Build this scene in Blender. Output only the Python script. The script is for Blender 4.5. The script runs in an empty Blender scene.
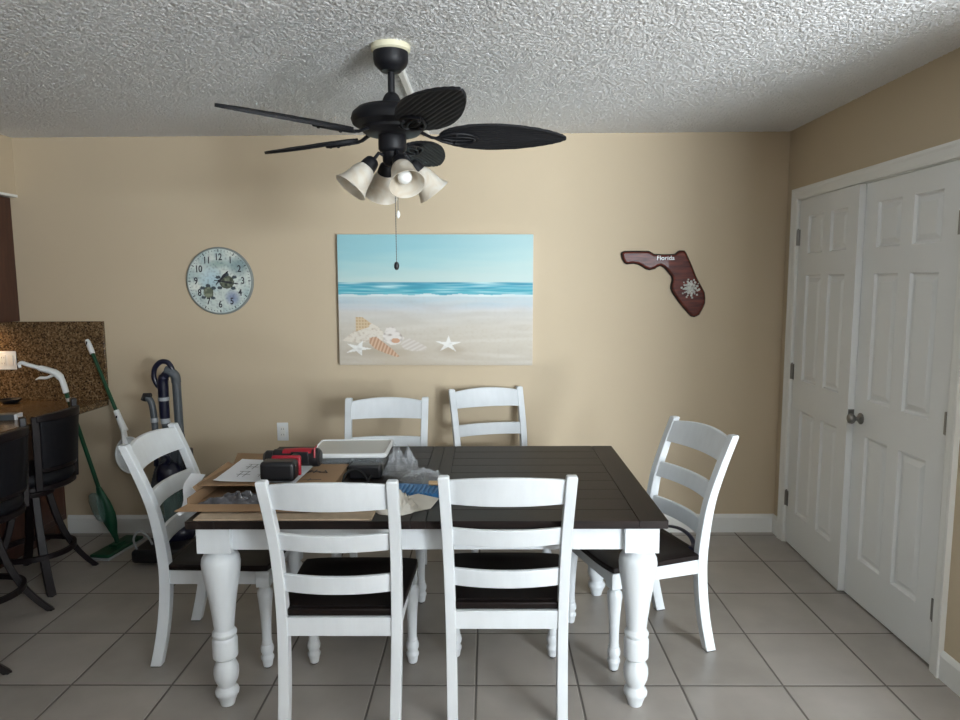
import bpy, bmesh, math, random
import numpy as np
from math import sin, cos, pi, radians as R
from mathutils import Vector, Matrix, noise

random.seed(7)
SC = bpy.context.scene
COL = SC.collection

# ------------------------------------------------------------------ camera
CAM_H = 1.5977
PITCH, YAW, ROLL = .1125, .011, -.0055
fw = Vector((-sin(YAW) * cos(PITCH), cos(YAW) * cos(PITCH), -sin(PITCH)))
rt = Vector((cos(YAW), sin(YAW), 0))
up = rt.cross(fw)
rt2 = cos(ROLL) * rt + sin(ROLL) * up
up2 = -sin(ROLL) * rt + cos(ROLL) * up
cam = bpy.data.cameras.new('camera')
cam.sensor_width = 36
cam.lens = 682.88 / 960 * 36
cam.clip_start = .05
camo = bpy.data.objects.new('camera', cam)
COL.objects.link(camo)
camo.matrix_world = Matrix(((rt2.x, up2.x, -fw.x, 0), (rt2.y, up2.y, -fw.y, 0), (rt2.z, up2.z, -fw.z, CAM_H), (0, 0, 0, 1)))
SC.camera = camo

# ------------------------------------------------------------------ world, daylight, exposure
W = bpy.data.worlds.new('world')
SC.world = W
W.use_nodes = True
W.node_tree.nodes['Background'].inputs[0].default_value = (.75, .87, 1, 1)
W.node_tree.nodes['Background'].inputs[1].default_value = 1.0


def area(name, loc, target, sx, sy, power, col, spread=180):
    l = bpy.data.lights.new(name, 'AREA')
    l.shape = 'RECTANGLE'
    l.size, l.size_y, l.energy, l.color = sx, sy, power, col
    l.spread = R(spread)
    o = bpy.data.objects.new(name, l)
    COL.objects.link(o)
    o.location = loc
    o.rotation_euler = (Vector(target) - Vector(loc)).to_track_quat('-Z', 'Y').to_euler()
    return o


# daylight falling in through the glass doors behind the camera, right
area('daylight_glass_doors', (2.95, -2.38, 1.25), (2.6, 5, 1.8), 1.7, 1.9, 540, (.84, .93, 1.0))
# light thrown up by the sunlit patio outside the same doors
area('patio_bounce', (2.95, -2.30, .25), (1.2, 1.6, 2.5), 2.2, .4, 225, (.92, .97, 1.0))
# daylight from the smaller window behind the camera, left
area('daylight_window', (-1.0, -2.38, 1.6), (-.6, 5, 2.2), 1.6, 1.0, 14, (.88, .95, 1.0))
# ceiling lamp of the kitchen, left
area('kitchen_ceiling_lamp', (-3.9, 1.6, 2.45), (-3.9, 1.6, 0), .6, .6, 3, (1.0, .80, .58))

SC.view_settings.view_transform = 'Standard'
SC.view_settings.look = 'None'
SC.view_settings.gamma = 1
SC.view_settings.use_curve_mapping = False
SC.view_settings.exposure = 0.12


# ------------------------------------------------------------------ materials
def mat(name, col, rough=.5, metal=0, var=0, vscale=8, bump=0, bscale=60, coat=0, trans=0, alpha=1, emis=None, spec=None, stretch=None, col2=None):
    m = bpy.data.materials.new(name)
    m.use_nodes = True
    nt = m.node_tree
    b = nt.nodes['Principled BSDF']
    b.inputs['Base Color'].default_value = (*col, 1)
    b.inputs['Roughness'].default_value = rough
    b.inputs['Metallic'].default_value = metal
    b.inputs['Coat Weight'].default_value = coat
    b.inputs['Transmission Weight'].default_value = trans
    b.inputs['Alpha'].default_value = alpha
    if spec is not None:
        b.inputs['Specular IOR Level'].default_value = spec
    tc = nt.nodes.new('ShaderNodeTexCoord')
    mp = nt.nodes.new('ShaderNodeMapping')
    nt.links.new(tc.outputs['Object'], mp.inputs[0])
    if stretch:
        mp.inputs['Scale'].default_value = stretch
    if var or col2:
        n = nt.nodes.new('ShaderNodeTexNoise')
        n.inputs['Scale'].default_value = vscale
        n.inputs['Detail'].default_value = 5
        nt.links.new(mp.outputs[0], n.inputs['Vector'])
        r = nt.nodes.new('ShaderNodeValToRGB')
        r.color_ramp.elements[0].position = .3
        r.color_ramp.elements[1].position = .7
        c2 = col2 if col2 else tuple(min(1, c * (1 + var)) for c in col)
        c1 = col if col2 else tuple(c * (1 - var) for c in col)
        r.color_ramp.elements[0].color = (*c1, 1)
        r.color_ramp.elements[1].color = (*c2, 1)
        nt.links.new(n.outputs['Fac'], r.inputs[0])
        nt.links.new(r.outputs[0], b.inputs['Base Color'])
    if bump:
        n = nt.nodes.new('ShaderNodeTexNoise')
        n.inputs['Scale'].default_value = bscale
        n.inputs['Detail'].default_value = 4
        nt.links.new(mp.outputs[0], n.inputs['Vector'])
        bp = nt.nodes.new('ShaderNodeBump')
        bp.inputs['Strength'].default_value = bump
        bp.inputs['Distance'].default_value = .005
        nt.links.new(n.outputs['Fac'], bp.inputs['Height'])
        nt.links.new(bp.outputs[0], b.inputs['Normal'])
    return m


def vcol_mat(name, rough=.6, coat=0):
    m = bpy.data.materials.new(name)
    m.use_nodes = True
    nt = m.node_tree
    a = nt.nodes.new('ShaderNodeAttribute')
    a.attribute_name = 'print'
    b = nt.nodes['Principled BSDF']
    b.inputs['Roughness'].default_value = rough
    b.inputs['Coat Weight'].default_value = coat
    nt.links.new(a.outputs['Color'], b.inputs['Base Color'])
    return m


def s2l(*c):
    return tuple((v / 255 / 12.92) if v <= 10 else (((v / 255) + .055) / 1.055) ** 2.4 for v in c)


M = {}
M['wall'] = mat('wall_paint_tan', (.555, .454, .318), .75, bump=.12, bscale=220, var=.02, vscale=1.5)
M['white_paint'] = mat('white_furniture_paint', (.67, .70, .72), .38, var=.03, vscale=30, stretch=(1, 1, .12), bump=.05, bscale=120)
M['door_paint'] = mat('door_paint_white', (.77, .78, .77), .35, bump=.06, bscale=90, stretch=(1, 1, .1))
M['trim'] = mat('trim_paint_white', (.80, .80, .77), .35)
M['dark_wood'] = mat('dark_espresso_wood', (.010, .0075, .007), .45, spec=.25, col2=(.020, .012, .010), vscale=9, stretch=(1, 14, 14), bump=.08, bscale=60)
M['dark_wood_y'] = mat('dark_espresso_wood_cross', (.010, .0075, .007), .45, spec=.25, col2=(.020, .012, .010), vscale=9, stretch=(14, 1, 14), bump=.08, bscale=60)
M['seat_wood'] = mat('seat_espresso_wood', (.006, .004, .004), .5, spec=.2, col2=(.011, .006, .005), vscale=9, stretch=(10, 1, 10))
M['gap'] = mat('plank_gap', (.004, .003, .003), .8)
M['black_metal'] = mat('matte_black_metal', (.007, .007, .009), .5, spec=.3)
M['blade'] = mat('woven_black_blade', (.010, .010, .012), .65, spec=.3)
M['cream'] = mat('cream_plastic', (.72, .68, .50), .5)
M['bulb'] = mat('frosted_bulb', (.85, .86, .84), .25, coat=.5)
M['chrome'] = mat('satin_nickel', (.26, .25, .24), .32, metal=1)
M['chain'] = mat('chain_metal', (.10, .10, .10), .4, metal=.6)
M['cab'] = mat('cabinet_brown_wood', (.055, .020, .013), .4, col2=(.085, .032, .020), vscale=6, stretch=(8, 8, 1))
M['stool_wood'] = mat('stool_dark_wood', (.007, .004, .005), .42, spec=.3, var=.25, vscale=12)
M['leather'] = mat('black_leather', (.0035, .0035, .006), .55, spec=.25, bump=.15, bscale=180)
M['black'] = mat('black_plastic', (.010, .010, .012), .4)
M['rubber'] = mat('black_rubber', (.01, .01, .01), .8)
M['white_plastic'] = mat('white_plastic', (.78, .80, .80), .35)
M['green'] = mat('green_enamel', (.003, .055, .022), .35)
M['green_dark'] = mat('green_plastic', (.004, .060, .028), .45)
M['navy'] = mat('navy_plastic', (.007, .008, .024), .3)
M['grey'] = mat('grey_plastic', (.075, .085, .095), .42)
M['lightgrey'] = mat('light_grey_plastic', (.36, .38, .40), .35)
M['cardboard'] = mat('cardboard', (.30, .185, .10), .85, var=.1, vscale=5)
M['cardboard_edge'] = mat('cardboard_liner', (.43, .33, .23), .85, var=.1, vscale=25)
M['paper'] = mat('paper', (.80, .82, .86), .8)
M['ink'] = mat('ink', (.03, .03, .04), .7)
M['red'] = mat('red_plastic', (.32, .010, .022), .4)
M['fabric'] = mat('beige_canvas_cloth', (.50, .47, .41), .9, bump=.3, bscale=200, var=.08, vscale=14)
M['blue'] = mat('blue_plastic', (.03, .17, .40), .4)
M['tan_stick'] = mat('tan_plastic', (.55, .36, .19), .6)
M['film'] = mat('smoky_packing_film', (.10, .10, .11), .25, coat=.3, var=.5, vscale=18)
M['rimclock'] = mat('clock_rim', (.25, .27, .26), .5)


def clear_mat(name, col, alpha, rough=.12):
    m = bpy.data.materials.new(name)
    m.use_nodes = True
    nt = m.node_tree
    b = nt.nodes['Principled BSDF']
    b.inputs['Base Color'].default_value = (*col, 1)
    b.inputs['Roughness'].default_value = rough
    tr = nt.nodes.new('ShaderNodeBsdfTransparent')
    mx = nt.nodes.new('ShaderNodeMixShader')
    mx.inputs[0].default_value = alpha
    out = nt.nodes['Material Output']
    nt.links.new(tr.outputs[0], mx.inputs[1])
    nt.links.new(b.outputs[0], mx.inputs[2])
    nt.links.new(mx.outputs[0], out.inputs[0])
    return m


M['clear_bag'] = clear_mat('clear_plastic_bag', (.66, .70, .74), .26, .06)
M['clear_bin'] = clear_mat('clear_plastic_bin', (.50, .54, .56), .40, .1)
M['glasspane'] = clear_mat('window_glass', (.8, .9, .9), .06, .02)
M['lens'] = clear_mat('clear_bottle', (.16, .26, .24), .45, .2)

# lamp glass: frosted alabaster, translucent
m = bpy.data.materials.new('alabaster_glass')
m.use_nodes = True
nt = m.node_tree
b = nt.nodes['Principled BSDF']
b.inputs['Roughness'].default_value = .3
n = nt.nodes.new('ShaderNodeTexNoise')
n.inputs['Scale'].default_value = 14
n.inputs['Detail'].default_value = 4
n.inputs['Distortion'].default_value = 1.5
r = nt.nodes.new('ShaderNodeValToRGB')
r.color_ramp.elements[0].position = .35
r.color_ramp.elements[1].position = .7
r.color_ramp.elements[0].color = (.80, .73, .62, 1)
r.color_ramp.elements[1].color = (.92, .90, .84, 1)
tc = nt.nodes.new('ShaderNodeTexCoord')
nt.links.new(tc.outputs['Object'], n.inputs['Vector'])
nt.links.new(n.outputs['Fac'], r.inputs[0])
nt.links.new(r.outputs[0], b.inputs['Base Color'])
tl = nt.nodes.new('ShaderNodeBsdfTranslucent')
nt.links.new(r.outputs[0], tl.inputs['Color'])
mx = nt.nodes.new('ShaderNodeMixShader')
mx.inputs[0].default_value = .45
nt.links.new(b.outputs[0], mx.inputs[1])
nt.links.new(tl.outputs[0], mx.inputs[2])
nt.links.new(mx.outputs[0], nt.nodes['Material Output'].inputs[0])
M['alabaster'] = m

# popcorn ceiling
m = mat('popcorn_ceiling', (.84, .84, .84), .95)
nt = m.node_tree
b = nt.nodes['Principled BSDF']
tc = [x for x in nt.nodes if x.type == 'TEX_COORD'][0]
n1 = nt.nodes.new('ShaderNodeTexVoronoi')
n1.feature = 'SMOOTH_F1'
n1.inputs['Smoothness'].default_value = .35
n1.inputs['Scale'].default_value = 78
nt.links.new(tc.outputs['Object'], n1.inputs['Vector'])
n2 = nt.nodes.new('ShaderNodeTexNoise')
n2.inputs['Scale'].default_value = 190
n2.inputs['Detail'].default_value = 1
nt.links.new(tc.outputs['Object'], n2.inputs['Vector'])
ma = nt.nodes.new('ShaderNodeMath')
ma.operation = 'SUBTRACT'
nt.links.new(n2.outputs['Fac'], ma.inputs[0])
nt.links.new(n1.outputs['Distance'], ma.inputs[1])
bp = nt.nodes.new('ShaderNodeBump')
bp.inputs['Strength'].default_value = 1.0
bp.inputs['Distance'].default_value = .006
nt.links.new(ma.outputs[0], bp.inputs['Height'])
nt.links.new(bp.outputs[0], b.inputs['Normal'])
M['popcorn'] = m


# tile floor
T = .407
m = mat('grey_floor_tile', (.3, .29, .27), .34)
nt = m.node_tree
b = nt.nodes['Principled BSDF']
tc = [x for x in nt.nodes if x.type == 'TEX_COORD'][0]
mp = nt.nodes.new('ShaderNodeMapping')
mp.vector_type = 'POINT'
mp.inputs['Location'].default_value = (.0514 / T + 40, -2.5637 / T + 40, 0)
mp.inputs['Scale'].default_value = (1 / T, 1 / T, 1 / T)
nt.links.new(tc.outputs['Object'], mp.inputs[0])
sx = nt.nodes.new('ShaderNodeSeparateXYZ')
nt.links.new(mp.outputs[0], sx.inputs[0])


def math_(op, a, bb=None):
    q = nt.nodes.new('ShaderNodeMath')
    q.operation = op
    for i, v in enumerate((a, bb)):
        if v is None:
            continue
        if isinstance(v, (int, float)):
            q.inputs[i].default_value = v
        else:
            nt.links.new(v, q.inputs[i])
    return q.outputs[0]


ds = []
for k in (0, 1):
    f_ = math_('FRACT', sx.outputs[k])
    ds.append(math_('MINIMUM', f_, math_('SUBTRACT', 1.0, f_)))
d = math_('MINIMUM', ds[0], ds[1])
rp = nt.nodes.new('ShaderNodeValToRGB')
rp.color_ramp.elements[0].position = .0075
rp.color_ramp.elements[1].position = .011
nt.links.new(d, rp.inputs[0])
nz = nt.nodes.new('ShaderNodeTexNoise')
nz.inputs['Scale'].default_value = 5
nz.inputs['Detail'].default_value = 6
nt.links.new(tc.outputs['Object'], nz.inputs['Vector'])
fl = nt.nodes.new('ShaderNodeVectorMath')
fl.operation = 'FLOOR'
nt.links.new(mp.outputs[0], fl.inputs[0])
wn = nt.nodes.new('ShaderNodeTexWhiteNoise')
nt.links.new(fl.outputs[0], wn.inputs['Vector'])
fac = math_('ADD', math_('MULTIPLY', nz.outputs['Fac'], .75), math_('MULTIPLY', wn.outputs['Value'], .25))
rc = nt.nodes.new('ShaderNodeValToRGB')
rc.color_ramp.elements[0].position = .25
rc.color_ramp.elements[1].position = .75
rc.color_ramp.elements[0].color = (.30, .275, .245, 1)
rc.color_ramp.elements[1].color = (.41, .375, .34, 1)
nt.links.new(fac, rc.inputs[0])
mixc = nt.nodes.new('ShaderNodeMixRGB')
mixc.inputs[1].default_value = (.15, .135, .12, 1)
nt.links.new(rp.outputs[0], mixc.inputs[0])
nt.links.new(rc.outputs[0], mixc.inputs[2])
nt.links.new(mixc.outputs[0], b.inputs['Base Color'])
rr = nt.nodes.new('ShaderNodeMapRange')
rr.inputs['To Min'].default_value = .8
rr.inputs['To Max'].default_value = .33
nt.links.new(rp.outputs[0], rr.inputs['Value'])
nt.links.new(rr.outputs[0], b.inputs['Roughness'])
bp = nt.nodes.new('ShaderNodeBump')
bp.inputs['Strength'].default_value = .8
bp.inputs['Distance'].default_value = .004
rp2 = nt.nodes.new('ShaderNodeValToRGB')
rp2.color_ramp.elements[0].position = .004
rp2.color_ramp.elements[1].position = .016
nt.links.new(d, rp2.inputs[0])
nt.links.new(math_('ADD', rp2.outputs[0], math_('MULTIPLY', nz.outputs['Fac'], .12)), bp.inputs['Height'])
nt.links.new(bp.outputs[0], b.inputs['Normal'])
M['tile'] = m

M['far_wall'] = mat('unseen_wall_dimmed', (.27, .22, .17), .8)  # unseen walls coloured darker than the tan to cut bounced light
# granite
m = mat('speckled_granite', (.2, .13, .06), .22)
nt = m.node_tree
b = nt.nodes['Principled BSDF']
tc = [x for x in nt.nodes if x.type == 'TEX_COORD'][0]
v = nt.nodes.new('ShaderNodeTexVoronoi')
v.inputs['Scale'].default_value = 120
nv = nt.nodes.new('ShaderNodeTexNoise')
nv.inputs['Scale'].default_value = 60
nv.inputs['Detail'].default_value = 6
nv.inputs['Roughness'].default_value = .75
nt.links.new(tc.outputs['Object'], v.inputs['Vector'])
nt.links.new(tc.outputs['Object'], nv.inputs['Vector'])
r = nt.nodes.new('ShaderNodeValToRGB')
r.color_ramp.elements[0].position = .36
r.color_ramp.elements[0].color = (.025, .016, .010, 1)
e = r.color_ramp.elements.new(.46)
e.color = (.10, .055, .022, 1)
e = r.color_ramp.elements.new(.55)
e.color = (.155, .095, .045, 1)
r.color_ramp.elements[-1].position = .68
r.color_ramp.elements[-1].color = (.28, .20, .11, 1)
mm = nt.nodes.new('ShaderNodeMixRGB')
mm.inputs[0].default_value = .35
nt.links.new(nv.outputs['Fac'], mm.inputs[1])
nt.links.new(v.outputs['Color'], mm.inputs[2])
nt.links.new(mm.outputs[0], r.inputs[0])
nt.links.new(r.outputs[0], b.inputs['Base Color'])
M['granite'] = m

# lacquered red-brown plaque wood
M['plaque'] = mat('lacquered_red_wood', (.050, .010, .008), .42, spec=.15, col2=(.15, .030, .016), vscale=5, stretch=(2, 2, 14), coat=.05)
M['plaque_edge'] = mat('burnt_wood_edge', (.012, .008, .007), .35)
M['shell'] = mat('small_pale_shells', (.50, .50, .46), .4, var=.3, vscale=60)


# ------------------------------------------------------------------ mesh helpers
class MB:
    """collects shapes for ONE mesh object"""

    def __init__(s):
        s.v, s.f, s.m = [], [], []

    def add(s, vs, fs, mi=0, mx=None):
        o = len(s.v)
        for p in vs:
            p = Vector(p)
            s.v.append(mx @ p if mx else p)
        for f in fs:
            s.f.append([i + o for i in f])
            s.m.append(mi)
        return s

    def box(s, x0, x1, y0, y1, z0, z1, mi=0, mx=None):
        vs = [(x0, y0, z0), (x1, y0, z0), (x1, y1, z0), (x0, y1, z0), (x0, y0, z1), (x1, y0, z1), (x1, y1, z1), (x0, y1, z1)]
        return s.add(vs, [(0, 3, 2, 1), (4, 5, 6, 7), (0, 1, 5, 4), (1, 2, 6, 5), (2, 3, 7, 6), (3, 0, 4, 7)], mi, mx)

    def loft(s, rings, mi=0, mx=None, cap=True, closed=True):
        """rings: equal-length lists of points"""
        n = len(rings[0])
        vs = [p for r_ in rings for p in r_]
        fs = []
        for i in range(len(rings) - 1):
            for j in range(n if closed else n - 1):
                a, b_ = i * n + j, i * n + (j + 1) % n
                fs.append((a, b_, b_ + n, a + n))
        if cap and closed:
            fs.append(tuple(range(n))[::-1])
            fs.append(tuple((len(rings) - 1) * n + j for j in range(n)))
        return s.add(vs, fs, mi, mx)

    def lathe(s, prof, mi=0, mx=None, n=24, cap=True):
        """prof: (r, z)"""
        return s.loft([[(r_ * cos(2 * pi * j / n), r_ * sin(2 * pi * j / n), z) for j in range(n)] for r_, z in prof], mi, mx, cap)

    def tube(s, pts, rad, mi=0, mx=None, n=10, flat=None):
        pts = [Vector(p) for p in pts]
        if not isinstance(rad, (list, tuple)):
            rad = [rad] * len(pts)
        rings = []
        prev = None
        for i, p in enumerate(pts):
            t = (pts[min(i + 1, len(pts) - 1)] - pts[max(i - 1, 0)]).normalized()
            if prev is None:
                a = Vector((0, 0, 1)) if abs(t.z) < .9 else Vector((1, 0, 0))
                u = t.cross(a).normalized()
            else:
                u = (prev - t * prev.dot(t)).normalized()
            prev = u
            w = t.cross(u)
            ww = 1 if flat is None else flat
            rings.append([p + (u * cos(2 * pi * j / n) + w * sin(2 * pi * j / n) * ww) * rad[i] for j in range(n)])
        return s.loft(rings, mi, mx)

    def prism(s, poly, h0, h1, axis='z', mi=0, mx=None):
        """polygon extruded along an axis; poly given in the other two"""
        def P(a, b_, h):
            return {'z': (a, b_, h), 'y': (a, h, b_), 'x': (h, a, b_)}[axis]
        n = len(poly)
        vs = [P(a, b_, h0) for a, b_ in poly] + [P(a, b_, h1) for a, b_ in poly]
        fs = [tuple(range(n))[::-1], tuple(range(n, 2 * n))] + [(i, (i + 1) % n, (i + 1) % n + n, i + n) for i in range(n)]
        return s.add(vs, fs, mi, mx)

    def ball(s, c, r_, mi=0, n=12, sc=(1, 1, 1), mx=None):
        rings = []
        for i in range(1, n):
            th = pi * i / n
            rings.append([(c[0] + r_ * sc[0] * sin(th) * cos(2 * pi * j / n), c[1] + r_ * sc[1] * sin(th) * sin(2 * pi * j / n), c[2] - r_ * sc[2] * cos(th)) for j in range(n)])
        return s.loft(rings, mi, mx)

    def build(s, name, mats, parent=None, bevel=0, seg=2, loc=(0, 0, 0), smooth=True):
        me = bpy.data.meshes.new(name)
        me.from_pydata([tuple(p) for p in s.v], [], s.f)
        if not isinstance(mats, (list, tuple)):
            mats = [mats]
        for x in mats:
            me.materials.append(x)
        me.polygons.foreach_set('material_index', s.m)
        bm = bmesh.new()
        bm.from_mesh(me)
        bmesh.ops.recalc_face_normals(bm, faces=bm.faces)
        bm.to_mesh(me)
        bm.free()
        if smooth:
            me.polygons.foreach_set('use_smooth', [True] * len(me.polygons))
            me.set_sharp_from_angle(angle=R(38))
        me.update()
        o = bpy.data.objects.new(name, me)
        COL.objects.link(o)
        o.location = loc
        if parent:
            o.parent = parent
        if bevel:
            b_ = o.modifiers.new('bevel', 'BEVEL')
            b_.width = bevel
            b_.segments = seg
            b_.limit_method = 'ANGLE'
            b_.angle_limit = R(40)
        return o


def tag(o, label, cat, group=None, kind=None):
    o['label'] = label
    if cat:
        o['category'] = cat
    if group:
        o['group'] = group
    if kind:
        o['kind'] = kind
    return o


def thing(name, loc, rz=0, label=None, cat=None, group=None):
    o = bpy.data.objects.new(name, None)
    o.empty_display_size = .1
    COL.objects.link(o)
    o.location = loc
    o.rotation_euler = (0, 0, rz)
    if label:
        tag(o, label, cat, group)
    return o


def struct(o, label=None):
    o['kind'] = 'structure'
    if label:
        o['label'] = label
    return o


def dup(o, parent=None):
    c = o.copy()
    COL.objects.link(c)
    if parent:
        c.parent = parent
    for ch in list(o.children):
        dup(ch, c)
    return c


def text_mesh(body, size, extrude=.0004, bold=0):
    cu = bpy.data.curves.new('lettering', 'FONT')
    cu.body = body
    cu.size = size
    cu.extrude = extrude
    cu.offset = bold
    cu.align_x = 'CENTER'
    cu.align_y = 'CENTER'
    o = bpy.data.objects.new('lettering', cu)
    COL.objects.link(o)
    dg = bpy.context.evaluated_depsgraph_get()
    me = bpy.data.meshes.new_from_object(o.evaluated_get(dg))
    vs = [v_.co.copy() for v_ in me.vertices]
    fs = [tuple(p.vertices) for p in me.polygons]
    bpy.data.objects.remove(o)
    bpy.data.meshes.remove(me)
    return vs, fs


def arc(c, r_, a0, a1, n, z=0):
    return [(c[0] + r_ * cos(a0 + (a1 - a0) * i / n), c[1] + r_ * sin(a0 + (a1 - a0) * i / n), z) for i in range(n + 1)]


def spline(pts, n=8):
    pts = [Vector(p) for p in pts]
    out = []
    for i in range(len(pts) - 1):
        p0, p1, p2, p3 = pts[max(i - 1, 0)], pts[i], pts[i + 1], pts[min(i + 2, len(pts) - 1)]
        for k in range(n):
            t = k / n
            out.append(.5 * ((2 * p1) + (p2 - p0) * t + (2 * p0 - 5 * p1 + 4 * p2 - p3) * t * t + (-p0 + 3 * p1 - 3 * p2 + p3) * t ** 3))
    out.append(pts[-1])
    return out


# ------------------------------------------------------------------ room shell
XL, XR, XF = -5.2, 1.83, 4.6
YB, YF, YC = 4.256, -2.5, 1.5
CH = 2.4946
struct(MB().box(XL - .1, XF + .1, YF - .1, YB + .1, -.1, 0).build('floor', M['tile'], smooth=False))
cw = MB().box(XL - .1, XF + .1, YF - .1, YB + .1, CH, CH + .1)
ceil = struct(cw.build('ceiling', M['popcorn'], smooth=False))
# sprayed popcorn grains over the dining corner, real relief
gx0, gx1, gy0, gy1, gs = -3.5, XR + .01, 1.7, YB + .01, .0064
gnx, gny = int((gx1 - gx0) / gs), int((gy1 - gy0) / gs)
rs = np.random.RandomState(4)
hgt = rs.rand(gny, gnx) ** 1.5
hgt = hgt * .8 + .2 * (np.roll(hgt, 1, 0) + np.roll(hgt, 1, 1)) / 2
gx, gy = np.meshgrid(np.linspace(gx0, gx1, gnx), np.linspace(gy0, gy1, gny))
gx = gx + (rs.rand(gny, gnx) - .5) * gs * .6
gy = gy + (rs.rand(gny, gnx) - .5) * gs * .6
gz = CH - .0005 - hgt * .0045
co = np.stack([gx, gy, gz], -1).reshape(-1, 3).astype(np.float32)
idx = np.arange(gnx * gny).reshape(gny, gnx)
q = np.stack([idx[:-1, :-1], idx[1:, :-1], idx[1:, 1:], idx[:-1, 1:]], -1).reshape(-1, 4).astype(np.int32)
base_v = np.array([v_.co[:] for v_ in ceil.data.vertices], dtype=np.float32)
base_f = np.array([list(p.vertices) for p in ceil.data.polygons], dtype=np.int32)
me = bpy.data.meshes.new('ceiling')
allv = np.concatenate([base_v, co])
allf = np.concatenate([base_f, q + len(base_v)])
me.vertices.add(len(allv))
me.vertices.foreach_set('co', allv.ravel())
me.loops.add(allf.size)
me.loops.foreach_set('vertex_index', allf.ravel())
me.polygons.add(len(allf))
me.polygons.foreach_set('loop_start', np.arange(0, allf.size, 4, dtype=np.int32))
me.update(calc_edges=True)
me.polygons.foreach_set('use_smooth', np.arange(len(allf)) >= len(base_f))
me.materials.append(M['popcorn'])
ceil.data = me
struct(MB().box(XL - .1, XR + .9, YB, YB + .1, 0, CH).build('wall_back', M['wall'], smooth=False))
struct(MB().box(XL - .1, XL, YF, YB, 0, CH).build('wall_left', M['far_wall'], smooth=False))
DY0, DY1, DZ = 2.68, 4.09, 2.07      # closet opening
w = MB()
w.box(XR, XR + .12, YC, DY0, 0, CH)
w.box(XR, XR + .12, DY1, YB, 0, CH)
w.box(XR, XR + .12, DY0, DY1, DZ, CH)
w.box(XR + .8, XR + .9, YC, YB, 0, CH)
struct(w.build('wall_right', M['wall'], smooth=False))
struct(MB().box(XR + .12, XF + .1, YC, YC + .1, 0, CH).build('wall_return', M['wall'], smooth=False))
struct(MB().box(XF, XF + .1, YF, YC, 0, CH).build('wall_far_right', M['far_wall'], smooth=False))
w = MB()   # wall behind the camera with its two openings
for a in ((XL, -1.85, 0, CH), (-1.85, -.15, 0, 1.05), (-1.85, -.15, 2.15, CH), (-.15, 1.45, 0, CH), (1.45, 2.0, 0, CH), (2.0, 3.9, 2.2, CH), (3.9, XF, 0, CH)):
    w.box(a[0], a[1], YF - .1, YF, a[2], a[3])
struct(w.build('wall_front', M['far_wall'], smooth=False))
for nm, (a, b_, c, d_, nmul) in dict(window_1=(2.0, 3.9, 0, 2.2, 2), window_2=(-1.85, -.15, 1.05, 2.15, 2)).items():
    w = MB()
    w.box(a, b_, YF - .08, YF - .03, c, c + .05).box(a, b_, YF - .08, YF - .03, d_ - .05, d_)
    for i in range(nmul + 1):
        x = a + (b_ - a - .05) * i / nmul
        w.box(x, x + .05, YF - .08, YF - .03, c + .05, d_ - .05)
    fr = struct(w.build(nm, M['trim'], smooth=False))
    MB().box(a + .05, b_ - .05, YF - .057, YF - .053, c + .05, d_ - .05).build('pane', M['glasspane'], fr, smooth=False)

# added unseen low wall behind the camera, keeps daylight off the left floor
struct(MB().box(-3.2, 2.25, -.85, -.73, 0, 1.36).build('wall_light_blocker', M['far_wall'], smooth=False))
# soffit over the kitchen cabinets, and its trim
struct(MB().box(XL, -2.893, 3.88, YB, 2.15, CH).build('wall_soffit', M['wall'], smooth=False))
struct(MB().box(XL, -2.885, 3.872, YB, 2.135, 2.15).build('trim_2', M['trim'], smooth=False))


def base_prof(t=.014, h=.118):
    return [(0, 0), (t, 0), (t, h - .022), (t - .005, h - .010), (t - .010, h), (0, h)]


w = MB()
w.prism([(YB - a, b_) for a, b_ in base_prof()], -2.72, XR, 'x')
struct(w.build('baseboard_back', M['trim'], smooth=False))
w = MB()
w.prism([(XR - a, b_) for a, b_ in base_prof()], 4.155, YB - .014, 'y')
w.prism([(XR - a, b_) for a, b_ in base_prof()], YC, 2.617, 'y')
struct(w.build('baseboard_right', M['trim'], smooth=False))

# door casing: mitred U with a stepped profile
prof = [(0, .0), (0, .012), (.012, .016), (.040, .018), (.052, .022), (.064, .022), (.064, 0)]   # (outwards, height)
path = [(DY0, 0, -1, 0), (DY0, DZ, -1, 1), (DY1, DZ, 1, 1), (DY1, 0, 1, 0)]
rings = []
for y, z_, sy, sz in path:
    rings.append([(XR - h, y + sy * a, z_ + sz * a) for a, h in prof])
w = MB()
w.loft(rings)
# jamb lining and stop
w.box(XR, XR + .12, DY0 - .001, DY0 + .006, 0, DZ).box(XR, XR + .12, DY1 - .006, DY1 + .001, 0, DZ).box(XR, XR + .12, DY0, DY1, DZ - .006, DZ + .001)
struct(w.build('trim_1', M['trim'], smooth=False))


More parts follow.
